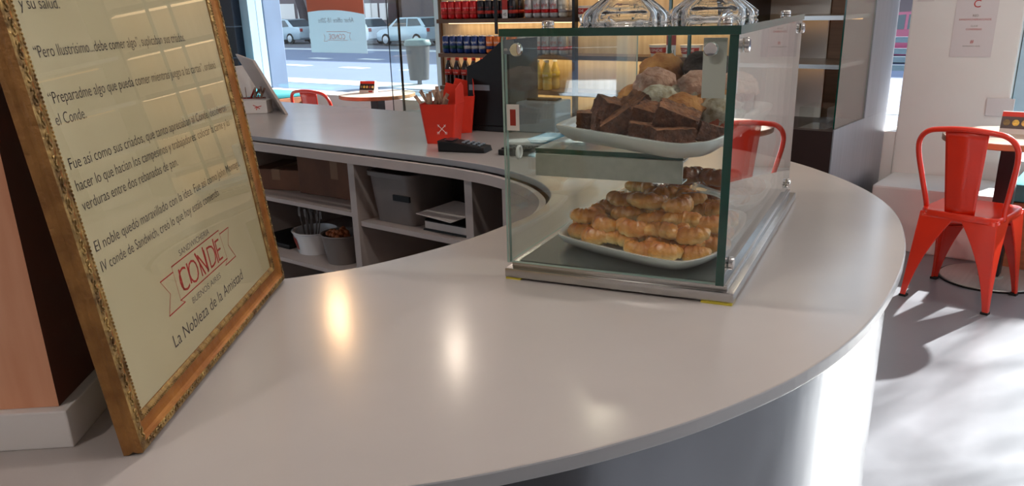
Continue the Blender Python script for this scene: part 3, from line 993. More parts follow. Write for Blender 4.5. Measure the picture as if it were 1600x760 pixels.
# platters
def platter(name, label, pts, z, depth, lip, loc_parent=None):
    t = thing(name, label, 'plate', cw(*_cen(pts), z), CYAW)
    cx, cy = _cen(pts)
    sp = catmull([Vector((x - cx, y - cy, 0)) for x, y in pts], 6, True)
    mb = MB()
    def ring(k, zz): return [(p.x * k, p.y * k, zz) for p in sp]
    loft(mb, [ring(0.80, 0), ring(0.86, 0.002), ring(0.955, depth * 0.55), ring(1.0, depth), ring(1.0, depth + lip), ring(0.975, depth + lip), ring(0.93, depth * 0.6 + lip), ring(0.84, 0.0065), ring(0.5, 0.0045)])
    mb.build('plate_body', 'porcelain', t, smooth=True, ang=60)
    return t
def _cen(pts): return (sum(p[0] for p in pts) / len(pts), sum(p[1] for p in pts) / len(pts))
platter('white_platter', 'long white porcelain platter of brownies and muffins on the glass shelf',
        [(0.022, 0.20), (0.05, 0.165), (0.16, 0.10), (0.27, 0.035), (0.31, 0.045), (0.335, 0.10), (0.345, 0.30), (0.354, 0.50), (0.335, 0.60), (0.25, 0.64), (0.10, 0.64), (0.035, 0.58), (0.018, 0.40)], 0.209, 0.028, 0.004)
platter('white_plate', 'white porcelain plate heaped with pale glazed croissants on the case floor',
        [(0.048, 0.135), (0.08, 0.10), (0.18, 0.055), (0.27, 0.026), (0.315, 0.035), (0.345, 0.10), (0.352, 0.20), (0.35, 0.33), (0.32, 0.40), (0.20, 0.415), (0.08, 0.42), (0.05, 0.39), (0.04, 0.26)], 0.0297, 0.022, 0.003)
platter('white_plate', 'white porcelain plate of darker croissants at the back of the case floor',
        [(0.08, 0.46), (0.20, 0.435), (0.31, 0.44), (0.345, 0.48), (0.35, 0.60), (0.33, 0.70), (0.2, 0.72), (0.09, 0.70), (0.06, 0.58)], 0.0297, 0.022, 0.003)


def croissant_mesh(seed, span=2.5, Rr=0.0225, rad=0.0205):
    mb = MB()
    rr = random.Random(seed)
    N, S = 44, 18
    rings = []
    for i in range(N + 1):
        t = i / N * 2 - 1
        a = t * span / 2 * 1.15
        c = Vector((math.sin(a) * Rr * 1.2, -math.cos(a) * Rr + Rr * 0.45, 0))
        tg = Vector((math.cos(a) * 1.2, math.sin(a), 0)).normalized()
        nrm = Vector((-tg.y, tg.x, 0))
        env = max(0.0, 1 - abs(t) ** 2.6) ** 0.55
        # overlapping dough steps
        ph = (abs(t) * 4.2) % 1.0
        step = 1 + 0.2 * (1 - ph) - 0.1
        r0 = max(0.0012, rad * (0.22 + 0.78 * env) * step * (0.05 if abs(t) > 0.995 else 1))
        ring = []
        for k in range(S):
            an = 2 * PI * k / S
            h = math.sin(an)
            zz = r0 * (h if h > 0 else h * 0.72)
            w = 1 + 0.06 * noise.noise(Vector((t * 6, an * 1.3, seed)))
            ring.append(mb.bm.verts.new(c + nrm * (r0 * math.cos(an) * w) + Vector((0, 0, rad * 0.72 + zz * w))))
        rings.append(ring)
    for A, B in zip(rings, rings[1:]):
        for k in range(S):
            mb.bm.faces.new((A[k], A[(k + 1) % S], B[(k + 1) % S], B[k]))
    mb.bm.faces.new(rings[0][::-1]); mb.bm.faces.new(rings[-1])
    return mb
protos = []
for sd in range(4):
    o = croissant_mesh(sd, 3.0 + 0.2 * sd, 0.0215 + 0.0008 * sd).build('croissant', 'croissant', None, smooth=True)
    protos.append(o)
used = set()
def place_croissant(k, a, b, z, yaw, label, group, tilt=(0, 0), sc_=1.0, dark=False):
    o = protos[k]
    if k in used or dark:
        o = o.copy(); COL.objects.link(o)
    else:
        used.add(k)
    if dark:
        o.data = dark_mesh[k]
    o.location = cw(a, b, z)
    o.rotation_euler = (tilt[0], tilt[1], CYAW + yaw)
    o.scale = (sc_,) * 3
    tag(o, label, 'croissant', group)
    return o
dark_mesh = []
for p in protos:
    d = p.data.copy(); d.materials.clear(); d.materials.append(M['croissant_dark']); dark_mesh.append(d)
OR = ['first', 'second', 'third', 'fourth', 'fifth', 'sixth', 'seventh', 'eighth']
G1 = 'glazed croissants heaped on the lower plate'
zf = 0.0435
rows = [  # (label, height, [a positions], b, yaw)
    ('bottom layer, front row', zf, [(0.088, 0.160), (0.128, 0.130), (0.172, 0.110), (0.217, 0.091), (0.264, 0.077), (0.309, 0.098)], 0.35),
    ('bottom layer, second row', zf, [(0.078, 0.215), (0.130, 0.175), (0.182, 0.155), (0.234, 0.140), (0.286, 0.135), (0.318, 0.160)], 0.2),
    ('bottom layer, third row', zf, [(0.080, 0.285), (0.132, 0.245), (0.315, 0.215)], 0.5),
    ('bottom layer, back row', zf, [(0.095, 0.355), (0.15, 0.37), (0.31, 0.29), (0.30, 0.36)], 0.3),
    ('middle layer, front row', zf + 0.024, [(0.088, 0.178), (0.142, 0.140), (0.194, 0.120), (0.246, 0.106), (0.298, 0.112)], 0.1),
    ('middle layer, second row', zf + 0.027, [(0.105, 0.240), (0.160, 0.200), (0.214, 0.180), (0.268, 0.168), (0.316, 0.180)], 0.4),
    ('middle layer, third row', zf + 0.027, [(0.130, 0.310), (0.185, 0.330), (0.24, 0.32), (0.293, 0.245), (0.29, 0.31)], 0.2),
    ('top layer, front row', zf + 0.050, [(0.140, 0.225), (0.192, 0.205), (0.246, 0.200)], 0.3),
    ('top layer, back row', zf + 0.053, [(0.150, 0.290), (0.205, 0.270), (0.258, 0.262)], 0.1),
]
q = 0
for lab, z, L, yw in rows:
    for i, (a, b) in enumerate(L):
        place_croissant(q % 4, a, b, z + rnd.uniform(-0.002, 0.002), yw + rnd.uniform(-1.0, 1.0) + (3.14 if q % 5 == 2 else 0),
                        'glazed croissant on the lower plate, ' + lab + ', ' + OR[i] + ' from left',
                        G1, (rnd.uniform(0.05, 0.35), rnd.uniform(-0.15, 0.15)), rnd.uniform(0.76, 0.86))
        q += 1
for i, (a, b, z, y) in enumerate([(0.14, 0.50, 0.042, 0.2), (0.21, 0.49, 0.042, 0.0), (0.285, 0.50, 0.042, 0.5), (0.16, 0.60, 0.042, 1.0), (0.24, 0.60, 0.042, 0.3), (0.30, 0.62, 0.042, 0.8),
                                  (0.18, 0.545, 0.074, 0.3), (0.255, 0.54, 0.074, 0.1)]):
    lab = ('front row, ' + OR[i] if i < 3 else ('back row, ' + OR[i - 3] if i < 6 else 'upper pair, ' + OR[i - 6])) + ' from the left'
    place_croissant(i % 4, a, b, z, y, 'dark baked croissant on the rear plate, ' + lab, 'dark croissants on the rear plate', (0.1, 0), 1.0, True)

# brownies
def brownie_mesh(seed, s=(0.062, 0.048, 0.034)):
    mb = MB()
    g = bmesh.ops.create_cube(mb.bm, size=1)
    bmesh.ops.subdivide_edges(mb.bm, edges=mb.bm.edges[:], cuts=7, use_grid_fill=True)
    for v in mb.bm.verts:
        c = v.co.copy()
        d = c.normalized() * 0.5
        k = c.lerp(d, 0.05)
        w = 0.0035 * noise.noise(c * 7 + Vector((seed * 5, 0, 0))) + 0.0022 * noise.noise(c * 17 + Vector((seed, 3, 0)))
        v.co = Vector((k.x * s[0], k.y * s[1], (k.z + 0.5) * s[2])) + c.normalized() * w
    for f in mb.bm.faces:
        f.normal_update()
        if f.normal.z > 0.6: f.material_index = 1
    return mb
bp = []
for sd in range(3):
    o = brownie_mesh(sd, (0.058 + 0.006 * sd, 0.046, 0.030 + 0.002 * sd)).build('brownie', ['brownie', 'brownie_top'], None, smooth=True, ang=60)
    bp.append(o)
BL = [((0.080, 0.225, 0.224), 0.35, (0, 0.0), 'brownie lying flat at the left end of the platter'),
      ((0.125, 0.188, 0.223), 0.5, (0, 0.1), 'brownie lying flat second from the left end of the platter'),
      ((0.130, 0.185, 0.246), 0.9, (0.3, 0.25), 'brownie tilted on top of the flat ones at left'),
      ((0.163, 0.150, 0.236), 0.3, (0.1, -0.6), 'brownie standing on its side in the centre of the pile'),
      ((0.175, 0.185, 0.252), 0.7, (0.2, -0.75), 'steep brownie forming the highest peak of the pile'),
      ((0.215, 0.125, 0.217), 0.2, (0.05, 0.1), 'brownie at the front of the pile, left of the front right one'),
      ((0.213, 0.150, 0.246), -0.1, (0.2, 0.2), 'brownie resting on the centre front one'),
      ((0.262, 0.095, 0.217), 0.5, (0, 0.0), 'brownie at the front right of the pile nearest the viewer'),
      ((0.255, 0.125, 0.245), 0.2, (0.25, 0.35), 'brownie sloping down to the right on top of the pile'),
      ((0.292, 0.15, 0.222), 1.0, (0.1, 0.3), 'brownie at the right end of the pile'),
      ((0.215, 0.21, 0.224), 0.1, (0, 0), 'brownie at the rear of the pile under the white frosted muffin'),
      ((0.13, 0.26, 0.222), 0.2, (0, 0), 'brownie hidden behind the left end of the pile')]
ub = set()
for i, (p, y, t, lab) in enumerate(BL):
    o = bp[i % 3]
    if i % 3 in ub:
        o = o.copy(); COL.objects.link(o)
    ub.add(i % 3)
    o.location = cw(p[0], p[1], p[2] + 0.007); o.rotation_euler = (t[0], t[1], CYAW + y)
    tag(o, 'dark chocolate ' + lab, 'brownie', 'brownies piled on the upper platter')


def muffin(loc, label, top, paper, s=1.0, tilt=(0, 0), seed=0):
    t = thing('muffin', label, 'muffin', loc, CYAW, 'muffins on the upper platter', rot=(tilt[0], tilt[1], CYAW))
    t.scale = (s, s, s)
    mb = MB()
    mb.lathe([(0.022, 0), (0.030, 0.034), (0.0295, 0.034), (0.0, 0.030)], seg=48, wave=lambda a, z: 1 + 0.035 * math.cos(a * 20))
    mb.build('paper_case', paper, t)
    mb = MB()
    mb.ball((0, 0, 0.036), 0.033, 3, 0.28, 3.2, seed, (1, 1, 0.72))
    mb.build('top', top, t, smooth=True)
    return t
muffin(cw(0.190, 0.275, 0.240), 'muffin with white speckled frosting above the brownies', 'frost', 'paper_white', 1.1, (0, 0), 1)
muffin(cw(0.240, 0.235, 0.228), 'golden muffin in a white paper case behind the brownies', 'muffin', 'paper_white', 1.15, (0.3, 0.2), 2)
muffin(cw(0.308, 0.245, 0.224), 'pale muffin in a red paper case at the right', 'frost', 'paper_red', 1.15, (0, 0), 3)
muffin(cw(0.110, 0.40, 0.222), 'golden muffin in the lower rear row, at the left', 'muffin', 'paper_white', 1.2, (0, 0), 4)
muffin(cw(0.195, 0.37, 0.222), 'pale muffin in the lower rear row, behind the white frosted one', 'frost', 'paper_white', 1.2, (0, 0), 5)
muffin(cw(0.280, 0.355, 0.222), 'golden muffin in the lower rear row, at the right', 'muffin', 'paper_red', 1.2, (0, 0), 6)
muffin(cw(0.150, 0.39, 0.252), 'pink sugared muffin in the top row, at the left', 'sugar', 'paper_white', 1.25, (0, 0), 7)
muffin(cw(0.238, 0.38, 0.252), 'pink sugared muffin in the top row, at the middle', 'sugar', 'paper_white', 1.2, (0, 0), 8)
muffin(cw(0.305, 0.385, 0.246), 'pink sugared muffin in the top row, at the right', 'sugar', 'paper_white', 1.25, (0, 0), 9)
muffin(cw(0.225, 0.50, 0.262), 'dark chocolate muffin sticking up at the far rear', 'choc', 'paper_white', 1.5, (0, 0), 10)
muffin(cw(0.130, 0.51, 0.262), 'golden brown muffin at the far rear left', 'muffin', 'paper_white', 1.4, (0, 0), 11)
# glassine sheet over the croissants at the right
mb = MB()
mb.grid(lambda a, b: Vector((0.10 * a, 0.11 * b, 0.012 * math.sin(a * 3) * math.cos(b * 2) - 0.02 * a)), 10, 10)
gs = mb.build('wax_paper', glass_mat('glassine', (0.86, 0.84, 0.82), 0.06, 0.22), None, cw(0.248, 0.23, 0.118), CYAW, smooth=True)
sm = gs.modifiers.new('s', 'SOLIDIFY'); sm.thickness = 0.0005
tag(gs, 'sheet of translucent paper over the croissants at the right of the heap', 'paper')

# cake stands on top
def stand(a, b, label, k=1.0):
    t = thing('glass_cake_stand', label, 'cake stand', cw(a, b, CG + 0.0002), CYAW, 'pressed glass cake stands on top of the case')
    wv = lambda an, z: 1 + (0.05 * math.cos(an * 12) if z < 0.03 else 0.02 * math.cos(an * 12))
    mb = MB()
    mb.lathe([(0.074 * k, 0.0), (0.077 * k, 0.004), (0.077 * k, 0.012), (0.070 * k, 0.018), (0.058 * k, 0.028), (0.040 * k, 0.042), (0.024 * k, 0.055), (0.014, 0.066), (0.014, 0.075), (0.022, 0.085),
              (0.016, 0.095), (0.013, 0.094), (0.006, 0.070), (0.016 * k, 0.052), (0.034 * k, 0.038), (0.052 * k, 0.024), (0.064 * k, 0.013), (0.068 * k, 0.004), (0.068 * k, 0.0)], seg=72, wave=wv)
    mb.build('foot', 'glass_solid', t, smooth=True)
    mb = MB()
    mb.lathe([(0, 0.096), (0.02, 0.096), (0.12, 0.104), (0.135, 0.112), (0.135, 0.118), (0.12, 0.111), (0.02, 0.102), (0, 0.102)], seg=48)
    mb.build('plate', 'glass_solid', t, smooth=True)
    return t
stand(0.14, 0.22, 'pressed glass cake stand at the left on top of the case')
stand(0.232, 0.49, 'pressed glass cake stand at the right rear on top of the case', 1.1)

# ------------------------------------------------------------------ things on the far counter
def P3(px, py, z): return onz(px, py, z)
tk = P3(690, 231, CZ)
def takeaway(loc, rz, label, back=0.06, mark=True):
    t = thing('takeaway_box', label, 'box', (loc.x, loc.y, CZ + 0.0005), rz, 'red takeaway boxes used as holders')
    mb = MB()
    b0, b1, h = 0.050, 0.066, 0.135
    th = 0.0015
    loft(mb, [rr3(2 * b0, 2 * b0 * 0.86, 0.008, 0, 3), rr3(2 * b1, 2 * b1 * 0.86, 0.010, h, 3), rr3(2 * b1 - 2 * th, 2 * b1 * 0.86 - 2 * th, 0.009, h, 3), rr3(2 * b0 - 2 * th, 2 * b0 * 0.86 - 2 * th, 0.007, 0.004, 3)])
    mb.build('body', 'take_red', t)
    # side flaps standing above the rim
    mb = MB()
    mb.prism([(-0.050, 0), (0.054, 0), (0.050, back), (0.03, back + 0.012), (0.0, back + 0.008), (-0.04, back - 0.005)], 0, 0.0015, 'X')
    mb.build('flap', 'take_red', t, (b1 - 0.004, 0, h - 0.002))
    mb = MB()
    mb.prism([(-0.02, 0), (0.062, 0), (0.06, back * 0.9), (0.04, back), (0.0, back + 0.01)], 0, 0.0015, 'Y')
    mb.build('flap', 'take_red', t, (0, b1 * 0.86 - 0.004, h - 0.002))
    if mark:
        mb = MB()
        q = 0.014
        for sx in (-1, 1):
            stroke(mb, (-q * sx, -q), (q * sx, q), 0.0022)
            stroke(mb, (q * sx - 0.005 * sx, q), (q * sx - 0.001 * sx, q - 0.006), 0.0018)
            for k in (-1, 0, 1):
                stroke(mb, (-q * sx + 0.003 * k, -q + 0.004), (-q * sx + 0.003 * k, -q - 0.004), 0.0012)
        mk = mb.build('crossed_cutlery_mark', 'white', t, (0.012, -0.0525, 0.052), rot=(R(96), 0, 0))
    return t
r1 = takeaway(P3(694, 222, CZ), -0.25, 'red takeaway box holding sachets, with a white crossed cutlery mark', 0.055)
takeaway(P3(716, 206, CZ), 0.1, 'red takeaway box behind the one with the sachets, beside the black register', 0.05, False)
loc = P3(694, 222, CZ)
for k in range(16):
    mb = MB()
    a = rnd.uniform(-0.6, 0.6); b = rnd.uniform(-0.5, 0.3)
    mb.box((0, 0, 0.045), (0.012, 0.003, 0.10))
    o = mb.build('sugar_sachet', 'stick', None, (loc.x + rnd.uniform(-0.042, 0.015), loc.y + rnd.uniform(-0.03, 0.03), CZ + 0.075 + rnd.uniform(0, 0.03)), rot=(b, a, rnd.uniform(0, 3)))
    tag(o, 'slim paper sachet sticking out of the red takeaway box', 'sachet', 'sachets in the red takeaway box')
# register
rl = P3(784, 200, CZ)
rg = thing('cash_register', 'black point of sale terminal seen from behind, left of the glass case', 'cash register', (rl.x, rl.y, CZ + 0.0005), -0.55)
MB().bb(-0.085, 0.10, -0.10, 0.115, 0, 0.02, 0.004).build('base', 'black', rg)
mb = MB(); mb.prism([(-0.085, 0.0205), (0.10, 0.0205), (0.10, 0.33), (0.06, 0.32), (-0.01, 0.26), (-0.085, 0.235)], -0.10, 0.115, 'Y', bev=0.004)
mb.build('housing', 'black', rg)
MB().bb(-0.075, 0.015, -0.002, 0, 0, 0.02).build('grey_label', 'grey_plastic', rg, (0.0, -0.1005, 0.15))
cr = P3(726, 236, CZ)
ctm = thing('card_reader', 'black card payment terminal with keypad lying in front of the register', 'card reader', (cr.x, cr.y, CZ + 0.0005), -0.35 + PI / 2)
mb = MB(); mb.prism([(-0.085, 0), (0.08, 0), (0.082, 0.035), (0.03, 0.032), (-0.08, 0.016)], -0.036, 0.036, 'Y', bev=0.005); 
for v in mb.bm.verts: v.co = Vector((-v.co.y, v.co.x, v.co.z))
mb.build('body', 'black', ctm)
for i in range(4):
    for j in range(3):
        MB().box((0, 0, 0), (0.012, 0.009, 0.004), rot=(R(9), 0, 0), bev=0.001).build('key', 'grey_plastic', ctm, ((j - 1) * 0.019, -0.06 + i * 0.018, 0.0225 + i * 0.0028))
MB().box((0, 0.045, 0.0365), (0.05, 0.03, 0.002), rot=(R(3), 0, 0)).build('screen', 'car_glass', ctm)
kb = P3(790, 238, CZ)
ky = thing('keyboard', 'black keyboard lying beside the card reader', 'keyboard', (kb.x + 0.02, kb.y - 0.02, CZ + 0.0005), -0.45)
MB().bb(-0.025, 0.17, -0.05, 0.05, 0, 0.018, 0.004).build('body', 'black', ky)
for i in range(3):
    for j in range(9):
        MB().bb(-0.008, 0.008, -0.008, 0.008, 0, 0.004, 0.001).build('key', 'blackmetal', ky, (-0.010 + j * 0.0205, -0.03 + i * 0.026, 0.0185))
gbx = P3(850, 204, CZ)
pr = thing('receipt_printer', 'grey box shaped receipt printer seen through the left of the case', 'printer', (gbx.x, gbx.y, CZ + 0.0005), -0.5)
MB().bb(-0.08, 0.08, -0.07, 0.07, 0, 0.11, 0.006).build('housing', 'grey_plastic', pr)
MB().bb(-0.06, 0.06, -0.02, 0.03, 0.1105, 0.118, 0.002).build('paper_lid', 'black', pr)
bt = P3(860, 222, CZ)
tr = thing('blue_reflection_tray', 'blue tray shape standing for a blue reflection behind the case', 'tray', (bt.x + 0.05, bt.y, CZ + 0.0005), -0.5)
mb = MB(); loft(mb, [rr3(0.20, 0.14, 0.01, 0), rr3(0.22, 0.16, 0.012, 0.014), rr3(0.212, 0.152, 0.012, 0.014), rr3(0.19, 0.13, 0.01, 0.003)]); mb.build('tray_body', 'reflection_blue', tr)  # blue reflection put in as a coloured tray

# left group: tilted tablet board, napkin holder, sticks
tl = P3(426, 172, CZ)
bt_ = thing('menu_board', 'pale board tilted on edge at the left end of the far counter', 'board', (tl.x, tl.y, CZ + 0.0005), 0)
# the board's plane runs roughly along the line of sight and leans left
bot0 = Vector((P3(446, 179, CZ) - tl)); bot0.z = 0
A_ = bot0; B_ = Vector((P3(413, 158, CZ) - tl)); B_.z = 0
mb = MB()
ln = Vector((-0.13, 0.03, 0.24))
thk = Vector((0.012, 0.004, 0.0))
qs = [A_, B_, B_ + ln, A_ + ln * 1.0]
v0 = [mb.bm.verts.new(p + Vector((0, 0, 0.0))) for p in qs]; v1 = [mb.bm.verts.new(p + thk) for p in qs]
mb.bm.faces.new(v0[::-1]); mb.bm.faces.new(v1)
for i in range(4): mb.bm.faces.new((v0[i], v0[(i + 1) % 4], v1[(i + 1) % 4], v1[i]))
mb.build('board_panel', mat('pale_board', rgb(172, 158, 150), 0.5), bt_)
nl = P3(408, 176, CZ)
nb = thing('napkin_box', 'white paper box with a red swallow mark at the left end of the far counter', 'box', (nl.x - 0.03, nl.y, CZ + 0.0005), -0.05)
mb = MB(); mb.bb(-0.085, 0.075, -0.04, 0.04, 0, 0.06, 0.003); mb.build('body', 'napkin', nb)
mb = MB()
for a, b in (((-0.018, 0.008), (0.0, 0.0)), ((0.0, 0.0), (0.018, 0.004)), ((-0.006, -0.012), (0.0, 0.0)), ((0.0, 0.0), (-0.012, -0.004)), ((0.0, 0.0), (0.010, -0.008))):
    stroke(mb, a, b, 0.0035)
mb.build('red_mark', 'ink_red', nb, (0.03, -0.0408, 0.03), rot=(PI / 2, 0, 0))
for k in range(12):
    o = MB().box((0, 0, 0.03), (0.010, 0.003, 0.075)).build('sugar_sachet', 'stick' if k % 3 else 'red_dark', None, (nl.x - 0.145 + 0.012 * k, nl.y + 0.085, CZ + 0.045), rot=(rnd.uniform(-0.5, 0.5), rnd.uniform(-0.7, 0.7), rnd.uniform(0, 3)))
    tag(o, 'paper sachet in the holder behind the white box with the red mark', 'sachet', 'sachets at the left end of the far counter')
sh_ = thing('sachet_holder', 'low dark red holder behind the white box with the red mark', 'holder', (nl.x - 0.08, nl.y + 0.085, CZ + 0.0005), 0)
mb = MB(); loft(mb, [rr3(0.15, 0.05, 0.005, 0), rr3(0.16, 0.056, 0.006, 0.06), rr3(0.154, 0.05, 0.005, 0.06), rr3(0.146, 0.046, 0.005, 0.004)]); mb.build('holder_body', 'red_dark', sh_)
np_ = P3(383, 152, CZ)
nk = thing('napkin_stack', 'stack of white napkins standing behind the gold frame edge', 'napkins', (np_.x, np_.y, CZ + 0.0005), 0.2)
for k in range(5):
    MB().box((0, 0, 0.085), (0.075 - 0.004 * k, 0.006, 0.17 - 0.01 * k), rot=(0, R(-4 + 3 * k), R(4 * k))).build('napkin', 'napkin', nk, (0.008 * k, 0.014 * k, 0.0))

# ------------------------------------------------------------------ chairs
def make_chair(loc, rz, label, m='red_paint'):
    t = thing('metal_chair', label, 'chair', loc, rz, 'red metal cafe chairs')
    SHt = 0.45
    # seat: rounded square, slightly dished
    mb = MB()
    def ring(w, d, r, z): return [(x, y + 0.01, z) for x, y in rrect(w, d, r, 6)]
    loft(mb, [ring(0.335, 0.335, 0.05, SHt - 0.032), ring(0.352, 0.352, 0.055, SHt - 0.030), ring(0.358, 0.358, 0.06, SHt - 0.008), ring(0.350, 0.350, 0.056, SHt), ring(0.325, 0.325, 0.05, SHt - 0.001), ring(0.26, 0.26, 0.04, SHt - 0.008), ring(0.05, 0.05, 0.02, SHt - 0.010)])
    mb.build('seat', m, t, smooth=True, ang=50)
    # legs: bent sheet, V section, tapering and flaring outwards
    for sx in (-1, 1):
        for sy in (-1, 1):
            mb = MB()
            top = Vector((sx * 0.172, sy * 0.172 + 0.01, SHt - 0.012))
            bot = Vector((sx * 0.205, sy * 0.200 + 0.01, 0.006))
            N = 10
            rings = []
            for i in range(N + 1):
                k = i / N
                c = top.lerp(bot, k)
                wd_ = 0.105 * (1 - k) ** 2.2 + 0.040 * (1 - k) + 0.026
                th = 0.010
                dx, dy = -sx, -sy
                pts = [Vector((0, 0)), Vector((dx * wd_, 0)), Vector((dx * wd_, dy * th)), Vector((dx * th, dy * th)), Vector((dx * th, dy * wd_)), Vector((0, dy * wd_))]
                rings.append([(c.x + p.x, c.y + p.y, c.z) for p in pts])
            loft(mb, rings)
            lg = mb.build('leg', m, t)
            bvm = lg.modifiers.new('b', 'BEVEL'); bvm.width = 0.004; bvm.segments = 2; bvm.limit_method = 'ANGLE'
            MB().bb(min(0, -sx * 0.034), max(0, -sx * 0.034), min(0, -sy * 0.034), max(0, -sy * 0.034), 0, 0.012, 0.002).build('rubber_foot', 'rubber', lg, (bot.x + sx * 0.002, bot.y + sy * 0.002, 0))
    # arched skirt joining the legs on each side
    mb = MB()
    for ax in range(4):
        n = 16
        A, B = [], []
        for i in range(n + 1):
            s = -0.165 + 0.33 * i / n
            zt = SHt - 0.02
            zb = SHt - 0.045 - 0.075 * (abs(s) / 0.165) ** 3
            o_ = 0.1735
            def PP(s, z, q=o_):
                p = {0: (s, -q), 1: (q, s), 2: (-s, q), 3: (-q, -s)}[ax]
                return (p[0], p[1] + 0.01, z)
            A.append(mb.bm.verts.new(PP(s, zt))); B.append(mb.bm.verts.new(PP(s, zb)))
        for i in range(n): mb.bm.faces.new((A[i], A[i + 1], B[i + 1], B[i]))
    sk = mb.build('skirt', m, t, smooth=True)
    so = sk.modifiers.new('s', 'SOLIDIFY'); so.thickness = 0.003
    # cross braces between the legs
    mb = MB()
    mb.box((0, 0.01, 0.36), (0.47, 0.022, 0.004), rot=(0, 0, R(45))); mb.box((0, 0.01, 0.364), (0.47, 0.022, 0.004), rot=(0, 0, R(-45)))
    mb.build('cross_brace', m, t)
    # back: bent tube hoop with a centre splat
    hp = [(-0.172, -0.085, SHt - 0.02), (-0.176, -0.10, SHt + 0.03), (-0.196, -0.135, 0.60), (-0.213, -0.170, 0.72), (-0.205, -0.188, 0.785), (-0.165, -0.203, 0.826), (-0.09, -0.213, 0.840), (0, -0.216, 0.845),
          (0.09, -0.213, 0.840), (0.165, -0.203, 0.826), (0.205, -0.188, 0.785), (0.213, -0.170, 0.72), (0.196, -0.135, 0.60), (0.176, -0.10, SHt + 0.03), (0.172, -0.085, SHt - 0.02)]
    mb = MB(); mb.tube(catmull(hp, 5), 0.0125, 10); mb.build('back_hoop', m, t, smooth=True)
    mb = MB()
    def splat(a, b):
        w = 0.066 + 0.028 * b
        x = (a - 0.5) * 2 * w
        y = -0.152 - 0.058 * b - 0.006 * math.cos((a - 0.5) * 6)
        return Vector((x, y, SHt - 0.012 + (0.845 - SHt + 0.008) * b))
    mb.grid(splat, 12, 10)
    spt = mb.build('back_splat', m, t, smooth=True)
    so = spt.modifiers.new('s', 'SOLIDIFY'); so.thickness = 0.003
    return t
ch = make_chair((2.217, 3.844, 0), -0.8444, 'glossy red metal cafe chair at the round table right of the counter')
c1p = onz(503, 134, 0.85)
dup(ch, (-1.40, 6.62, 0), (0, 0, -0.62), 'red metal cafe chair by the street window, only its back above the counter')

# ------------------------------------------------------------------ round tables and menu tents
def make_table(loc, label, rad=0.32):
    t = thing('round_table', label, 'table', loc, GA, 'round wooden pedestal tables')
    MB().lathe([(rad - 0.006, 0.718), (rad, 0.722), (rad, 0.746), (rad - 0.002, 0.7475)], seg=64).build('table_edge', 'wood', t, smooth=True, ang=40)
    MB().lathe([(0, 0.7476), (rad - 0.002, 0.7476), (rad - 0.003, 0.7502), (0, 0.7502)], seg=64).build('table_top', 'woodtop', t)
    MB().box((0, 0, 0.372), (0.085, 0.085, 0.69), bev=0.003).build('pedestal', 'blackmetal', t)
    MB().lathe([(0, 0), (0.235, 0), (0.24, 0.006), (0.235, 0.012), (0.06, 0.018), (0.06, 0.026), (0, 0.026)], seg=56).build('base_disc', 'steel_b', t, smooth=True, ang=30)
    MB().lathe([(0.236, 0.0), (0.247, 0.0), (0.247, 0.008), (0.236, 0.008)], seg=56).build('base_ring', 'black', t)
    return t
make_table((2.515, 4.09, 0), 'round wooden table with black pedestal beside the glossy red chair at right')
make_table((-1.09, 7.12, 0), 'round wooden table by the street window at the left')


def tent(loc, rz, label, w=0.20, h=0.10, d=0.085):
    t = thing('menu_tent', label, 'menu holder', loc, rz, 'red menu tents on the tables')
    mb = MB(); mb.prism([(-d / 2, 0), (d / 2, 0), (0.010, h), (-0.010, h)], -w / 2, w / 2, 'X'); mb.build('card_body', 'napkin', t)
    ang = math.atan2(d / 2 - 0.010, h)
    def sl(name, z0, z1, x0, x1, m, out=0.0008):
        mb = MB()
        f = lambda z, o: Vector((0, -(d / 2 - (d / 2 - 0.010) * z / h) - o, z))
        n = Vector((0, -math.cos(ang), math.sin(ang)))
        q = [Vector((x0, 0, 0)) + f(z0, 0), Vector((x1, 0, 0)) + f(z0, 0), Vector((x1, 0, 0)) + f(z1, 0), Vector((x0, 0, 0)) + f(z1, 0)]
        a = [mb.bm.verts.new(p) for p in q]; b = [mb.bm.verts.new(p + n * out) for p in q]
        mb.bm.faces.new(a[::-1]); mb.bm.faces.new(b)
        for i in range(4): mb.bm.faces.new((a[i], a[(i + 1) % 4], b[(i + 1) % 4], b[i]))
        return mb.build(name, m, t)
    sl('red_header', h * 0.78, h, -w / 2, w / 2, 'take_red')
    sl('dark_panel', h * 0.24, h * 0.78, -w / 2, w / 2, 'dark_brown')
    sl('red_stamp', h * 0.06, h * 0.2, w * 0.12, w * 0.38, 'ink_red')
    for k in range(5):
        x = -w * 0.38 + k * w * 0.19
        z = h * 0.51
        y = -(d / 2 - (d / 2 - 0.010) * z / h) - 0.001
        mb = MB(); mb.lathe([(0, 0), (w * 0.075, 0), (w * 0.07, 0.0012), (0, 0.0014)], seg=16, rot=(PI / 2 - ang, 0, 0))
        mb.build('burger_picture', mat('burger_print', (rgb(120, 100, 60), rgb(226, 186, 84), rgb(214, 170, 90), rgb(150, 70, 50), rgb(226, 196, 120))[k], 0.6, var=0.3, scale=60), t, (x, y, z))
    return t
tent((2.585, 4.13, 0.7505), GA - 0.0, 'red and black menu tent on the table at right', 0.21, 0.105, 0.09)
tent((-1.17, 7.20, 0.7505), GA + 0.28, 'small red and black menu tent on the table by the street window', 0.145, 0.095, 0.08)

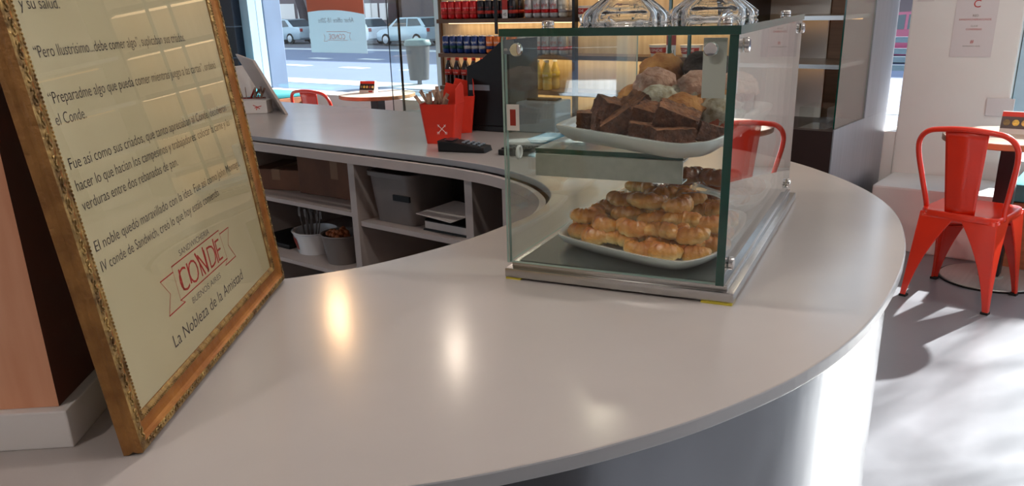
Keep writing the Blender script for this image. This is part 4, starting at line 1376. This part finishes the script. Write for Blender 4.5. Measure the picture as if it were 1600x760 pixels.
# ------------------------------------------------------------------ drinks display
DU0, DU1, DV0, DV1 = -4.47, -2.03, 4.5, 5.0
dd = thing('drinks_display', 'lit wooden drinks display with glass end, shelves of cans and bottles', 'display shelves', W(-3.2, 4.75, 0), GA)
def ddb(name, u0, u1, v0, v1, z0, z1, m, parent=None, bev=0.0):
    return MB().bb(u0 + 3.2, u1 + 3.2, v0 - 4.75, v1 - 4.75, z0, z1, bev).build(name, m, parent or dd)
ddb('base_cabinet', -4.47, -2.03, 4.24, 5.0, 0, 0.70, 'shelf_wood')
ddb('back_panel', -4.38, -2.03, 4.72, 4.75, 0.701, 2.2, 'warm_wood')
ddb('end_post', -4.38, -4.36, 4.70, 4.719, 0.701, 2.2, 'shelf_wood')
SZ = [0.885, 1.112, 1.342, 1.585, 1.82]
for z in SZ:
    ddb('shelf', -4.215, -2.03, 4.5, 4.719, z - 0.028, z - 0.001, 'shelf_wood', bev=0.001)
    ddb('led_strip', -4.19, -2.06, 4.60, 4.70, z - 0.034, z - 0.0285, 'led')
ddb('led_strip', -4.19, -2.06, 4.6, 4.62, 2.15, 2.156, 'led')
ddb('top_board', -4.47, -2.03, 4.24, 5.0, 2.2, 2.24, 'shelf_wood')
for u in (-2.27, -2.15):
    ddb('glass_door_stile', u - 0.008, u + 0.008, 4.30, 4.315, 0.75, 2.2, 'edge')
ddb('divider_post', -3.03, -3.01, 4.46, 4.50, 0.72, 2.2, 'blackmetal')
ddb('divider_post', -3.52, -3.50, 4.30, 4.31, 1.25, 2.2, 'blackmetal')
mb = MB(); mb.bb(-0.005, 0.005, -0.3, 0.34, 0, 1.49)
for f in mb.bm.faces:
    f.normal_update()
    if abs(f.normal.x) < 0.5: f.material_index = 1
mb.build('glass_end_panel', ['glass', 'blackmetal'], dd, (-4.46 + 3.2, 4.56 - 4.75, 0.705))
ddb('glass_stile', -4.465, -4.455, 4.36, 4.375, 0.705, 2.2, 'blackmetal')
for z, u0, u1 in ():
    pass
ac = thing('acrylic_box', 'small clear acrylic box on the left end of the drinks display base', 'box', W(-4.30, 4.36, 0.7005), GA)
mb = MB()
for a in (((-0.11, 0.11), (-0.061, -0.059)), ((-0.11, 0.11), (0.059, 0.061)), ((-0.111, -0.109), (-0.059, 0.059)), ((0.109, 0.111), (-0.059, 0.059))):
    mb.bb(a[0][0], a[0][1], a[1][0], a[1][1], 0, 0.155)
mb.build('walls', 'glass', ac)
mb = MB()
for x0, x1 in ((-0.11, 0.11),):
    mb.tube([(-0.11, -0.06, 0.156), (0.11, -0.06, 0.156), (0.11, 0.06, 0.156), (-0.11, 0.06, 0.156)], 0.002, 6, True)
mb.build('rim', 'grey_plastic', ac)


def can_proto(cols, name='soda_can', word='COLA'):
    t = thing(name, 'x', 'can', (0, 0, 0), GA)
    body, band, letter = cols
    mb = MB(); mb.lathe([(0.024, 0), (0.031, 0.008), (0.0325, 0.012), (0.0325, 0.106), (0.029, 0.115)], seg=20)
    mb.build('can_body', body, t, smooth=True, ang=45)
    mb = MB(); mb.lathe([(0.0285, 0.1152), (0.0275, 0.119), (0.0265, 0.119), (0.0255, 0.1155)], seg=20)
    mb.build('rim', 'steel', t)
    mb = MB(); mb.lathe([(0.0329, 0.03), (0.0329, 0.052)], seg=20); 
    for f in [f for f in mb.bm.faces if abs(f.normal.z) > 0.9]: mb.bm.faces.remove(f)
    mb.build('band', band, t, smooth=True)
    write(t, 'can_lettering', word, letter, Matrix.Translation((0, 0, 0.068)), width=0.05, align='CENTER', wrap=0.0329)
    return t
def cmat(n, *c): return mat(n, rgb(*c), 0.3, metal=0.3, var=0.15, scale=25)
cr_red = cmat('red_can', 196, 22, 26); cr_blk = cmat('black_can', 26, 22, 30); cr_blu = cmat('blue_can', 24, 50, 110); cr_grn = cmat('dark_green_can', 18, 70, 64)
cr_sil = cmat('silver_can', 176, 172, 172); cr_org = cmat('orange_can', 214, 110, 40); cr_wht = cmat('pale_can', 206, 200, 186)
P_red = can_proto((cr_red, 'ink_red', 'white'), word='Coca-Cola')
P_blk = can_proto((cr_blk, 'ink_red', 'ink_red'), word='Coca-Cola')
P_blu = can_proto((cr_blu, cr_grn, 'white'), word='Sprite')
P_dbl = can_proto((cr_blu, cr_sil, 'white'), word='Pepsi')
P_org = can_proto((cr_org, cr_blu, 'white'), word='Fanta')
P_sil = can_proto((cr_sil, cr_red, 'ink_red'), word='light')
P_wht = can_proto((cr_wht, cr_sil, 'ink_grey'), word='tonica')
first = set()
def put(proto, u, v, z, label, group, rot=0.0):
    if proto.name in first: o = dup(proto, W(u, v, z), (0, 0, GA + rot), label)
    else:
        first.add(proto.name); o = proto; o.location = W(u, v, z); o.rotation_euler = (0, 0, GA + rot); o['label'] = label
    o['group'] = group
    return o
pitch = 0.0675
runs = {2: [(P_red, 5, 'red soda can'), (P_blk, 5, 'black soda can'), (None, 1, ''), (P_sil, 4, 'silver soda can with red band'), (P_wht, 1, 'pale soda can')],
        1: [(P_blu, 3, 'dark blue and green soda can'), (P_dbl, 3, 'blue and silver soda can'), (P_org, 4, 'orange soda can with blue band'), (P_sil, 6, 'silver soda can with red band')]}
nm = {2: 'upper can shelf', 1: 'lower can shelf'}
for si, L in runs.items():
    for row in (0, 1):
        u = -4.165
        for pr_, n, lab in L:
            for k in range(n):
                if pr_:
                    put(pr_, u, 4.545 + 0.07 * row, SZ[si] - 0.0005, lab + ', ' + OR[k] + ' from left, ' + ('front row, ' if row == 0 else 'back row, ') + nm[si], 'cans on the ' + nm[si], rnd.uniform(-0.5, 0.5))
                u += pitch


def bottle_proto(liquid, cap, label_m, word):
    t = thing('soda_bottle', 'x', 'bottle', (0, 0, 0), GA)
    mb = MB(); mb.lathe([(0.026, 0), (0.031, 0.006), (0.032, 0.03), (0.029, 0.06), (0.032, 0.09), (0.032, 0.12), (0.022, 0.155), (0.0135, 0.178), (0.0125, 0.188)], seg=20)
    mb.build('bottle_body', liquid, t, smooth=True, ang=60)
    mb = MB(); mb.lathe([(0.0145, 0.1885), (0.0145, 0.203), (0.013, 0.205)], seg=16); mb.build('cap', cap, t)
    mb = MB(); mb.lathe([(0.0324, 0.082), (0.0326, 0.122), (0.0322, 0.1225)], seg=20)
    for f in [f for f in mb.bm.faces if abs(f.normal.z) > 0.9 and len(f.verts) > 6]: mb.bm.faces.remove(f)
    mb.build('paper_label', label_m, t, smooth=True)
    write(t, 'label_lettering', word, 'white', Matrix.Translation((0, 0, 0.096)), width=0.05, align='CENTER', wrap=0.0330)
    for c in [o for o in bpy.data.objects if o.parent == t]:
        for v in c.data.vertices: v.co.z *= 0.94
    return t
B_cola = bottle_proto(mat('cola_bottle', rgb(34, 12, 12), 0.1, spec=0.8), 'take_red', 'ink_red', 'Coca-Cola')
B_yel = bottle_proto(mat('yellow_bottle', rgb(206, 178, 92), 0.15, spec=0.8), 'porcelain', mat('yellow_label', rgb(214, 190, 80), 0.5), 'agua')
for row in (0, 1):
    for k in range(5):
        put(B_cola, -4.16 + 0.0785 * k, 4.55 + 0.09 * row, SZ[0] - 0.0005, 'cola bottle with red cap, ' + OR[k] + ' from left, ' + ('front' if row == 0 else 'back') + ' row, lowest drinks shelf', 'bottles on the lowest shelf of the drinks display')
    for k in range(7):
        put(B_yel, -3.76 + 0.0785 * k, 4.55 + 0.09 * row, SZ[0] - 0.0005, 'yellow bottle with white cap, ' + OR[k] + ' from left, ' + ('front' if row == 0 else 'back') + ' row, lowest drinks shelf', 'bottles on the lowest shelf of the drinks display')


def tub_cup(u, v, z, label, s=1.0):
    t = thing('printed_cup', label, 'cup', W(u, v, z), GA, 'white CONDE cups in the drinks display')
    t.scale = (s,) * 3
    mb = MB(); mb.lathe([(0.052, 0), (0.066, 0.062), (0.069, 0.064), (0.069, 0.067), (0.063, 0.065), (0.05, 0.004), (0, 0.004)], seg=32)
    mb.build('cup_body', 'cup_white', t, smooth=True, ang=40)
    mb = MB(); mb.grid(lambda a, b: Vector((math.sin((a - 0.5) * 2.4) * (0.0585 + 0.0062 * b), -math.cos((a - 0.5) * 2.4) * (0.0585 + 0.0062 * b), 0.026 + 0.026 * b - 0.008 * math.cos((a - 0.5) * 2.4) * (1 - b))), 20, 3)
    mb.build('red_band', 'ink_red', t, smooth=True)
    write(t, 'cup_lettering', 'CONDE', 'white', Matrix.Translation((0, 0, 0.03)), width=0.09, height=0.022, align='CENTER', wrap=0.0655)
    return t
for i, (x_, y_, z_, lab) in enumerate(((910, 28, SZ[2], 'white cup with red CONDE band, left one on the upper shelf'), (942, 28, SZ[2], 'white cup with red CONDE band beside the cake stand, upper shelf'),
                                       (1031, 92, SZ[1], 'white cup with red CONDE band left of the red price card'), (1080, 92, SZ[1], 'white cup with red CONDE band right of the red price card'))):
    p = onv(x_, y_ - 1, 4.58)
    tub_cup(p.dot(UX), 4.58, z_ - 0.0005, lab, 1.0)
def card(px_, v, z, label, w, h, top, bot, txt=None):
    p = onv(px_, 60, v)
    t = thing('price_card', label, 'price card', W(p.dot(UX), v, z), GA, 'price cards in the drinks display')
    MB().bb(-w / 2, w / 2, -0.001, 0.001, h * 0.45, h).build('upper_half', top, t)
    MB().bb(-w / 2, w / 2, -0.001, 0.001, 0, h * 0.45).build('lower_half', bot, t)
    if txt: write(t, 'price_text', txt, 'ink', Matrix.Translation((0, -0.0014, h * 0.12)) @ Matrix.Rotation(PI / 2, 4, 'X'), width=w * 0.6, align='CENTER')
card(1049, 4.51, SZ[1] - 0.0005, 'red and white price card between the two cups', 0.062, 0.15, 'red_dark', 'sticker', '101')
card(790, 4.51, SZ[2] - 0.0005, 'small red and white price card among the cans', 0.045, 0.12, 'ink_red', 'sticker', '45')

# ------------------------------------------------------------------ steel display fridge
FU0, FU1, FV0, FV1 = -2.05, -1.385, 4.5, 5.49
FU1 = -1.385
fg = thing('display_fridge', 'stainless steel display fridge with glass side and dark shelves', 'fridge', W(-1.5, 4.9, 0), GA)
def fgb(name, u0, u1, v0, v1, z0, z1, m, parent=None, bev=0.0):
    return MB().bb(u0 + 1.5, u1 + 1.5, v0 - 4.9, v1 - 4.9, z0, z1, bev).build(name, m, parent or fg)
fgb('base', -1.985, -1.392, 4.505, 5.49, 0, 0.745, 'dark_brown')
fgb('side_skin', -1.3915, -1.385, 4.5, 5.49, 0.16, 0.755, 'steel_fr')
fgb('side_skin', -1.3915, -1.385, 5.03, 5.49, 0.7555, 2.1, 'steel_fr')
fgb('back_wall', -1.985, -1.392, 5.04, 5.49, 0.7455, 2.1, 'amber')
fgb('top_box', -1.985, -1.392, 4.5, 5.035, 1.95, 2.1, 'steel_fr')
for z in (1.085, 1.33, 1.58):
    fgb('shelf', -1.985, -1.41, 4.54, 5.035, z - 0.022, z, 'steel')
    fgb('shelf_light', -1.95, -1.44, 4.96, 4.98, z - 0.030, z - 0.0225, emis('fridge_light', (1, 0.55, 0.2, 1), 1.5))
mb = MB(); mb.bb(-0.004, 0.004, -0.26, 0.26, 0, 1.19)
for f in mb.bm.faces:
    f.normal_update()
    if abs(f.normal.x) < 0.5: f.material_index = 1
mb.build('glass_side', ['glass_side', 'edge'], fg, (-1.393 + 1.5, 4.77 - 4.9, 0.7565))
fgb('left_side', -2.0, -1.986, 4.5, 5.49, 0, 2.1, 'dark_brown')
fgb('vent_grille', -1.384, -1.380, 4.72, 5.0, 0.17, 0.30, 'blackmetal')
fgb('low_box', -1.60, -1.45, 4.56, 4.80, 0.746, 0.86, 'glass')
# slit beside fridge keeps daylight; tall wall piece behind the drinks display
struct(gb('wall_partition', -4.25, -1.64, 5.02, 5.2, 0, CH, 'wallw'))

# ------------------------------------------------------------------ notices on the white column
def notice(px_, py_, v, w, h, label, rows_):
    p = onv(px_, py_, v)
    t = thing('paper_notice', label, 'notice', (p.x, p.y, p.z), GA, 'notices on the white column')
    MB().bb(-w / 2, w / 2, 0, 0.001, -h / 2, h / 2).build('sheet', 'sheet', t)
    for s, z, wd_, m in rows_:
        write(t, 'notice_text', s, m, Matrix.Translation((0, -0.0006, z)) @ Matrix.Rotation(PI / 2, 4, 'X'), width=wd_, align='CENTER')
notice(1522, 42, 5.497, 0.215, 0.33, 'pinkish wifi notice with a red C on the white column', [('C', 0.105, 0.036, 'ink_red'), ('RED', 0.055, 0.03, 'ink_grey'), ('SANDWICHERIACONDE', 0.035, 0.165, 'ink_red'), ('CLAVE', 0.0, 0.035, 'ink_grey'), ('CONDEBSAS', -0.018, 0.08, 'ink_red'), ('#', -0.09, 0.018, 'ink_red'), ('sandwicheria conde', -0.108, 0.09, 'ink_grey')])
notice(1447, -2, 5.497, 0.09, 0.03, 'thin outlined label high on the left of the white column', [])
ps = MB().bb(-0.07, 0.07, 0, 0.012, -0.05, 0.05, 0.003).build('socket_plate', 'sheet', None, tuple(onv(1562, 168, 5.487)), GA)
tag(ps, 'square blank grey plate low on the white column above the menu tent', 'wall plate')

# ------------------------------------------------------------------ poster hanging on the street window
c00, c10, c11, c01 = (onv(*q, 5.58) for q in ((492, 83), (577, 83), (571, -60), (480, -60)))
pu0, pu1 = -7.0, -6.15
pt = thing('window_poster', 'pale poster with an orange top hanging on the street window', 'poster', W(-6.56, 5.58, 1.02), GA)
MB().bb(-0.415, 0.415, -0.002, 0.002, 0, 0.40).build('pale_field', 'poster', pt)
mb = MB(); mb.prism([(-0.415, 0.402)] + [(-0.415 + 0.83 * i / 12, 0.365 + 0.045 * math.sin(0.5 + i / 12 * 2.4) - 0.02 * (i / 12)) for i in range(13)] + [(0.415, 0.95), (-0.415, 0.95)], -0.0035, -0.0022, 'Y')
mb.build('orange_field', 'poster_o', pt)
MB().bb(-0.415, 0.415, -0.002, 0.002, 0.4005, 0.95).build('upper_field', 'poster', pt)
write(pt, 'mirrored_text', 'After office 18-20hs', 'ink_faint', Matrix.Translation((0, -0.004, 0.285)) @ Matrix.Rotation(PI / 2, 4, 'X'), width=0.52, align='CENTER', mirror=True)
write(pt, 'mirrored_text', 'CONDE', mat('faint_red_print', rgb(214, 168, 160), 0.7), Matrix.Translation((0, -0.004, 0.13)) @ Matrix.Rotation(PI / 2, 4, 'X'), width=0.24, align='CENTER', mirror=True)
mb = MB()
for a, b in (((-0.15, 0.12), (0.15, 0.12)), ((-0.15, 0.2), (0.15, 0.2)), ((-0.2, 0.11), (-0.15, 0.11)), ((0.15, 0.19), (0.2, 0.19)), ((-0.2, 0.11), (-0.18, 0.15)), ((-0.18, 0.15), (-0.2, 0.18)), ((0.2, 0.19), (0.18, 0.15)), ((0.18, 0.15), (0.2, 0.12))):
    stroke(mb, a, b, 0.004)
mb.build('mirrored_ribbon', mat('faint_red_line', rgb(214, 168, 160), 0.7), pt, (0, -0.004, 0), rot=(PI / 2, 0, 0))

# ------------------------------------------------------------------ street
SZ0 = -0.5
def sbx(name, u0, u1, v0, v1, z0, z1, m): return struct(gb(name, u0, u1, v0, v1, z0, z1, m))
sbx('street_pavement', -60, 25, 5.78, 15.0, SZ0 - 0.2, SZ0, 'pave')
sbx('street_kerb', -60, 25, 15.0, 16.0, SZ0 - 0.2, SZ0 + 0.01, 'line')
sbx('street_road', -75, 25, 16.0, 29.5, SZ0 - 0.2, SZ0, 'asphalt')
sbx('street_parking_lane', -75, 25, 29.5, 38.0, SZ0 - 0.2, SZ0, 'parking')
sbx('street_line', -75, -20, 28.0, 28.9, SZ0, SZ0 + 0.005, 'line')
for (a, b) in (((447, 101), (482, 103)), ((536, 105), (572, 107)), ((488, 90.5), (514, 92)), ((564, 92), (595, 93.5)), ((632, 109), (642, 110))):
    p, q_ = onz(a[0], a[1], SZ0), onz(b[0], b[1], SZ0)
    mid = (p + q_) / 2; d = q_ - p
    o = MB().box((0, 0, 0.003), (d.length, 0.45, 0.004)).build('street_line', 'line', None, (mid.x, mid.y, SZ0), math.atan2(d.y, d.x)); struct(o)
sw = thing('street_wall', 'brownish rendered wall with white sheets across the street', 'wall', W(-40, 38.2, SZ0), GA)
MB().bb(-40, 55, 0, 0.4, 0, 9).build('wall_body', 'street_wall', sw)
for px_ in (441, 447, 456, 470, 576, 585, 599, 608, 621):
    p = onv(px_, 18, 38.15)
    MB().bb(-0.32, 0.32, -0.03, 0.0, -0.5, 0.5).build('white_sheet', 'sticker', sw, (p.dot(UX) + 40, -0.04, p.z - SZ0))


def make_car(u, v, L, kind, m, label, name='parked_car', flip=1):
    t = thing(name, label, 'car', W(u, v, SZ0), GA, 'cars parked across the street')
    Wd = 1.66
    h = L / 2
    if kind == 'sedan':
        body = [(-h, 0.35), (-h + 0.05, 0.68), (-h + 0.9, 0.86), (-h + 1.25, 0.90), (h - 1.0, 0.98), (h - 0.1, 0.98), (h, 0.85), (h, 0.35), (h - 0.1, 0.24), (-h + 0.15, 0.22)]
        roof = [(-h + 1.1, 0.88), (-h + 1.8, 1.36), (-h + 2.1, 1.42), (h - 1.5, 1.42), (h - 1.2, 1.37), (h - 0.62, 0.97)]
        win = [[(-h + 1.42, 0.95), (-h + 1.88, 1.32), (-h + 2.35, 1.36), (-h + 2.35, 0.96)], [(-h + 2.43, 0.96), (-h + 2.43, 1.36), (h - 1.45, 1.35), (h - 1.05, 1.0)]]
        wh = (-h + 0.8, h - 0.95)
    else:
        body = [(-h, 0.35), (-h + 0.03, 0.65), (-h + 0.25, 0.80), (-h + 1.0, 0.93), (h - 0.25, 0.98), (h - 0.03, 0.9), (h, 0.6), (h, 0.35), (h - 0.1, 0.24), (-h + 0.15, 0.22)]
        roof = [(-h + 0.85, 0.90), (-h + 1.5, 1.36), (-h + 1.8, 1.42), (h - 0.75, 1.42), (h - 0.5, 1.36), (h - 0.12, 0.97)]
        win = [[(-h + 1.18, 0.97), (-h + 1.58, 1.32), (-h + 2.25, 1.36), (-h + 2.25, 0.98)], [(-h + 2.34, 0.98), (-h + 2.34, 1.36), (h - 0.72, 1.35), (h - 0.42, 1.02)]]
        wh = (-h + 0.75, h - 0.72)
    F_ = lambda P: [(flip * x, z) for x, z in P]
    mb = MB(); mb.prism(F_(body), -Wd / 2, Wd / 2, 'Y', bev=0.07, seg=3); bd_ = mb.build('body', m, t, smooth=True, ang=40)
    mb = MB()
    P = F_(roof)
    lo = [mb.bm.verts.new((x, -Wd / 2 + 0.06 + 0.16 * (z - 0.9), z)) for x, z in P]; hi = [mb.bm.verts.new((x, Wd / 2 - 0.06 - 0.16 * (z - 0.9), z)) for x, z in P]
    mb.bm.faces.new(lo); mb.bm.faces.new(hi[::-1])
    for i in range(len(P)):
        j = (i + 1) % len(P); f = mb.bm.faces.new((lo[i], lo[j], hi[j], hi[i]))
        if i in (0, len(P) - 2): f.material_index = 1
    mb.build('cabin', [m, 'car_glass'], t)
    for wn in win:
        mb = MB()
        P = F_(wn)
        a = [mb.bm.verts.new((x, -Wd / 2 + 0.05 + 0.16 * (z - 0.9), z)) for x, z in P]; b = [mb.bm.verts.new((x, -Wd / 2 + 0.09 + 0.16 * (z - 0.9), z)) for x, z in P]
        mb.bm.faces.new(a); mb.bm.faces.new(b[::-1])
        for i in range(len(P)): j = (i + 1) % len(P); mb.bm.faces.new((a[i], a[j], b[j], b[i]))
        mb.build('side_window', 'car_glass', t)
    for wx in wh:
        for sy in (-1, 1):
            wl = MB().lathe([(0.0, -0.10), (0.27, -0.10), (0.31, -0.06), (0.31, 0.09), (0.0, 0.09)], seg=28, rot=(PI / 2, 0, 0)).build('wheel', 'rubber', t, (flip * wx, sy * (Wd / 2 - 0.07), 0.31))
            mb = MB(); mb.lathe([(0, 0), (0.2, 0), (0.19, 0.02), (0, 0.03)], seg=20, rot=(PI / 2 * 1, 0, 0)); mb.build('hubcap', 'hub', wl, (0, sy * 0.10, 0))
            mb = MB(); mb.lathe([(0, 0.0), (0.37, 0.0), (0.37, 0.012), (0, 0.012)], seg=28, rot=(PI / 2, 0, 0)); mb.build('wheel_arch', 'rubber', t, (flip * wx, sy * (Wd / 2) + 0.006 + (0.0 if sy < 0 else 0), 0.33)) if False else None
    MB().bb(-0.05, 0.05, -0.1, 0.1, -0.09, 0.09, 0.02).build('tail_light', 'red_dark', t, (flip * (h - 0.03), -Wd / 2 + 0.14, 0.80))
    MB().bb(-0.05, 0.05, -0.12, 0.12, -0.07, 0.07, 0.02).build('head_light', 'hub', t, (flip * (-h + 0.05), -Wd / 2 + 0.18, 0.62))
    return t
def at_u(px_, py_): return onz(px_, py_, SZ0).dot(UX), onz(px_, py_, SZ0).dot(VX)
a1, a2 = at_u(597, 72)[0], at_u(655, 72)[0]
make_car((a1 + a2) / 2 + 0.05, 31.9 + 0.8, 3.75, 'hatch', 'silver_car', 'pale silver hatchback parked opposite at the right of the poster')
a2 = at_u(455, 69)[0]
make_car(a2 - 1.15, 33.3, 4.15, 'sedan', 'silver_car', 'silver sedan parked opposite at the left of the poster')
a1, a2 = at_u(482, 70)[0], at_u(580, 71)[0]
make_car((a1 + a2) / 2, 32.9, a2 - a1 - 0.2, 'hatch', 'white_car', 'white car parked opposite, mostly hidden behind the window poster')
# red car seen through the slit beside the fridge
p = onv(1410, 60, 9.5)
rc = make_car(onv(1402, 55, 27.0).dot(UX), 27.0, 4.0, 'sedan', 'red_car', 'dull red car in the street, seen through the slit beside the fridge')


def tree(px_, v, lean, label, top=9.0, r=0.28, crown=True):
    b = onv(px_, 40, v)
    t = thing('street_tree', label, 'tree', W(b.dot(UX), v, SZ0), GA, 'trees across the street')
    mb = MB(); mb.tube([(0, 0, 0), (lean * 0.3, 0, 2), (lean, 0, 5), (lean * 1.4, 0.3, top)], [r * 1.2, r, r * 0.85, r * 0.6], 10); mb.build('trunk', 'trunk', t, smooth=True)
    if crown:
        mb = MB()
        for k in range(26):
            mb.ball((lean * 1.3 + rnd.uniform(-2.2, 2.2), rnd.uniform(-1.6, 1.6), top + rnd.uniform(-0.8, 2.2)), rnd.uniform(0.6, 1.2), 2, 0.5, 3, k)
        mb.build('crown', 'leaf', t, smooth=False)
    return t
tree(432, 35.5, -0.6, 'dark tree trunk at the far left behind the silver sedan', crown=False)
tree(482, 35.8, -1.6, 'leaning dark tree trunk left of the window poster', crown=False)
tree(617, 36.0, 0.3, 'brown tree trunk behind the pale silver hatchback', r=0.4)
gp_ = onv(668, 18, 34)
gt = thing('green_shrub', 'green leafy shrub beyond the hatchback behind the display edge', 'shrub', W(gp_.dot(UX), 36.5, SZ0), GA)
MB().tube([(0, 0, 0), (0, 0, 2)], 0.15, 8).build('stem', 'trunk', gt)
mb = MB()
for k in range(60): mb.ball((rnd.uniform(-1.4, 1.4), rnd.uniform(-0.5, 0.5), rnd.uniform(1.2, 4.5)), rnd.uniform(0.2, 0.5), 1, 0.5, 3, k)
mb.build('foliage', 'leaf', gt)
# grey stone pillar just outside the left end of the street window
sp2 = MB().bb(-0.16, 0.16, -0.12, 0.12, 0, 4.5, 0.01).build('stone_pillar', 'pillar', None, W(onv(417, 60, 6.15).dot(UX), 6.15, SZ0), GA)
tag(sp2, 'grey stone pillar outside the left end of the street window', 'pillar')
# litter bin on the pavement
bp_ = onz(656, 132, SZ0)
bn = thing('litter_bin', 'blue grey litter bin on a post on the pavement outside', 'bin', (bp_.x, bp_.y, SZ0), GA)
sB = (Vector((bp_.x, bp_.y)).length) / 20.0 * 0.75
MB().lathe([(0.24 * sB * 1.25, 0.12), (0.30 * sB * 1.25, 0.98)], seg=28).build('bin_body', 'bin', bn, smooth=True, ang=40)
MB().lathe([(0.33 * sB * 1.25, 0.985), (0.34 * sB * 1.25, 1.02), (0.30 * sB * 1.25, 1.12), (0.1, 1.16)], seg=28).build('lid', 'bin_lid', bn, smooth=True, ang=40)
MB().bb(-0.04, 0.04, -0.04, 0.04, 0, 0.119).build('post', 'rail', bn)
# railing outside the slit window
rl_ = onv(1405, 100, 7.4)
rt = thing('street_railing', 'dark blue steel railing outside the slit beside the fridge', 'railing', W(rl_.dot(UX), 7.4, SZ0), GA)
for py_ in (62, 80, 93, 106):
    z = onv(1405, py_, 7.4).z - SZ0
    MB().bb(-1.2, 1.0, -0.02, 0.02, z - 0.022, z + 0.022).build('rail', 'rail', rt)
zt = onv(1405, 106, 7.4).z - SZ0
for k in range(9):
    MB().bb(-0.012, 0.012, -0.012, 0.012, 0.0, zt - 0.023).build('baluster', 'rail', rt, (-1.0 + 0.2 * k + 0.06, 0, 0))
for k in range(5):
    MB().bb(-0.025, 0.025, -0.025, 0.025, zt + 0.023, zt + 0.085).build('rail_block', 'rail', rt, (-1.0 + 0.45 * k, 0, 0))
# bare tree on the pavement whose branches shade the floor
bt2 = thing('bare_tree', 'bare branching tree on the pavement right of the shop front', 'tree', W(2.2, 9.6, SZ0), GA)
mbt = MB(); mbt.tube([(0, 0, 0), (0.05, 0, 1.6), (0.0, 0, 2.6)], [0.12, 0.10, 0.08], 10); mbt.build('trunk', 'trunk', bt2, smooth=True)
mbb = MB()
def branch(p, d, L, r, n):
    pts = [p]
    q = p.copy(); dd_ = d.copy()
    for i in range(5):
        dd_ = (dd_ + Vector((rnd.uniform(-.25, .25), rnd.uniform(-.25, .25), rnd.uniform(-.1, .2)))).normalized()
        q = q + dd_ * L / 5
        pts.append(q.copy())
    mbb.tube(pts, [r * (1 - 0.12 * i) for i in range(6)], 5)
    if n:
        for k in range(4):
            i = rnd.randint(2, 5)
            nd = (dd_ + Vector((rnd.uniform(-1, 1), rnd.uniform(-.8, .8), rnd.uniform(-.5, .8)))).normalized()
            branch(pts[i], nd, L * 0.68, r * 0.5, n - 1)
for k in range(6):
    a = k * 1.05
    branch(Vector((0, 0, 2.4 + 0.1 * (k % 3))), Vector((math.cos(a), math.sin(a), 0.7)).normalized(), 1.8, 0.035, 3)
mbb.build('branches', 'trunk', bt2)
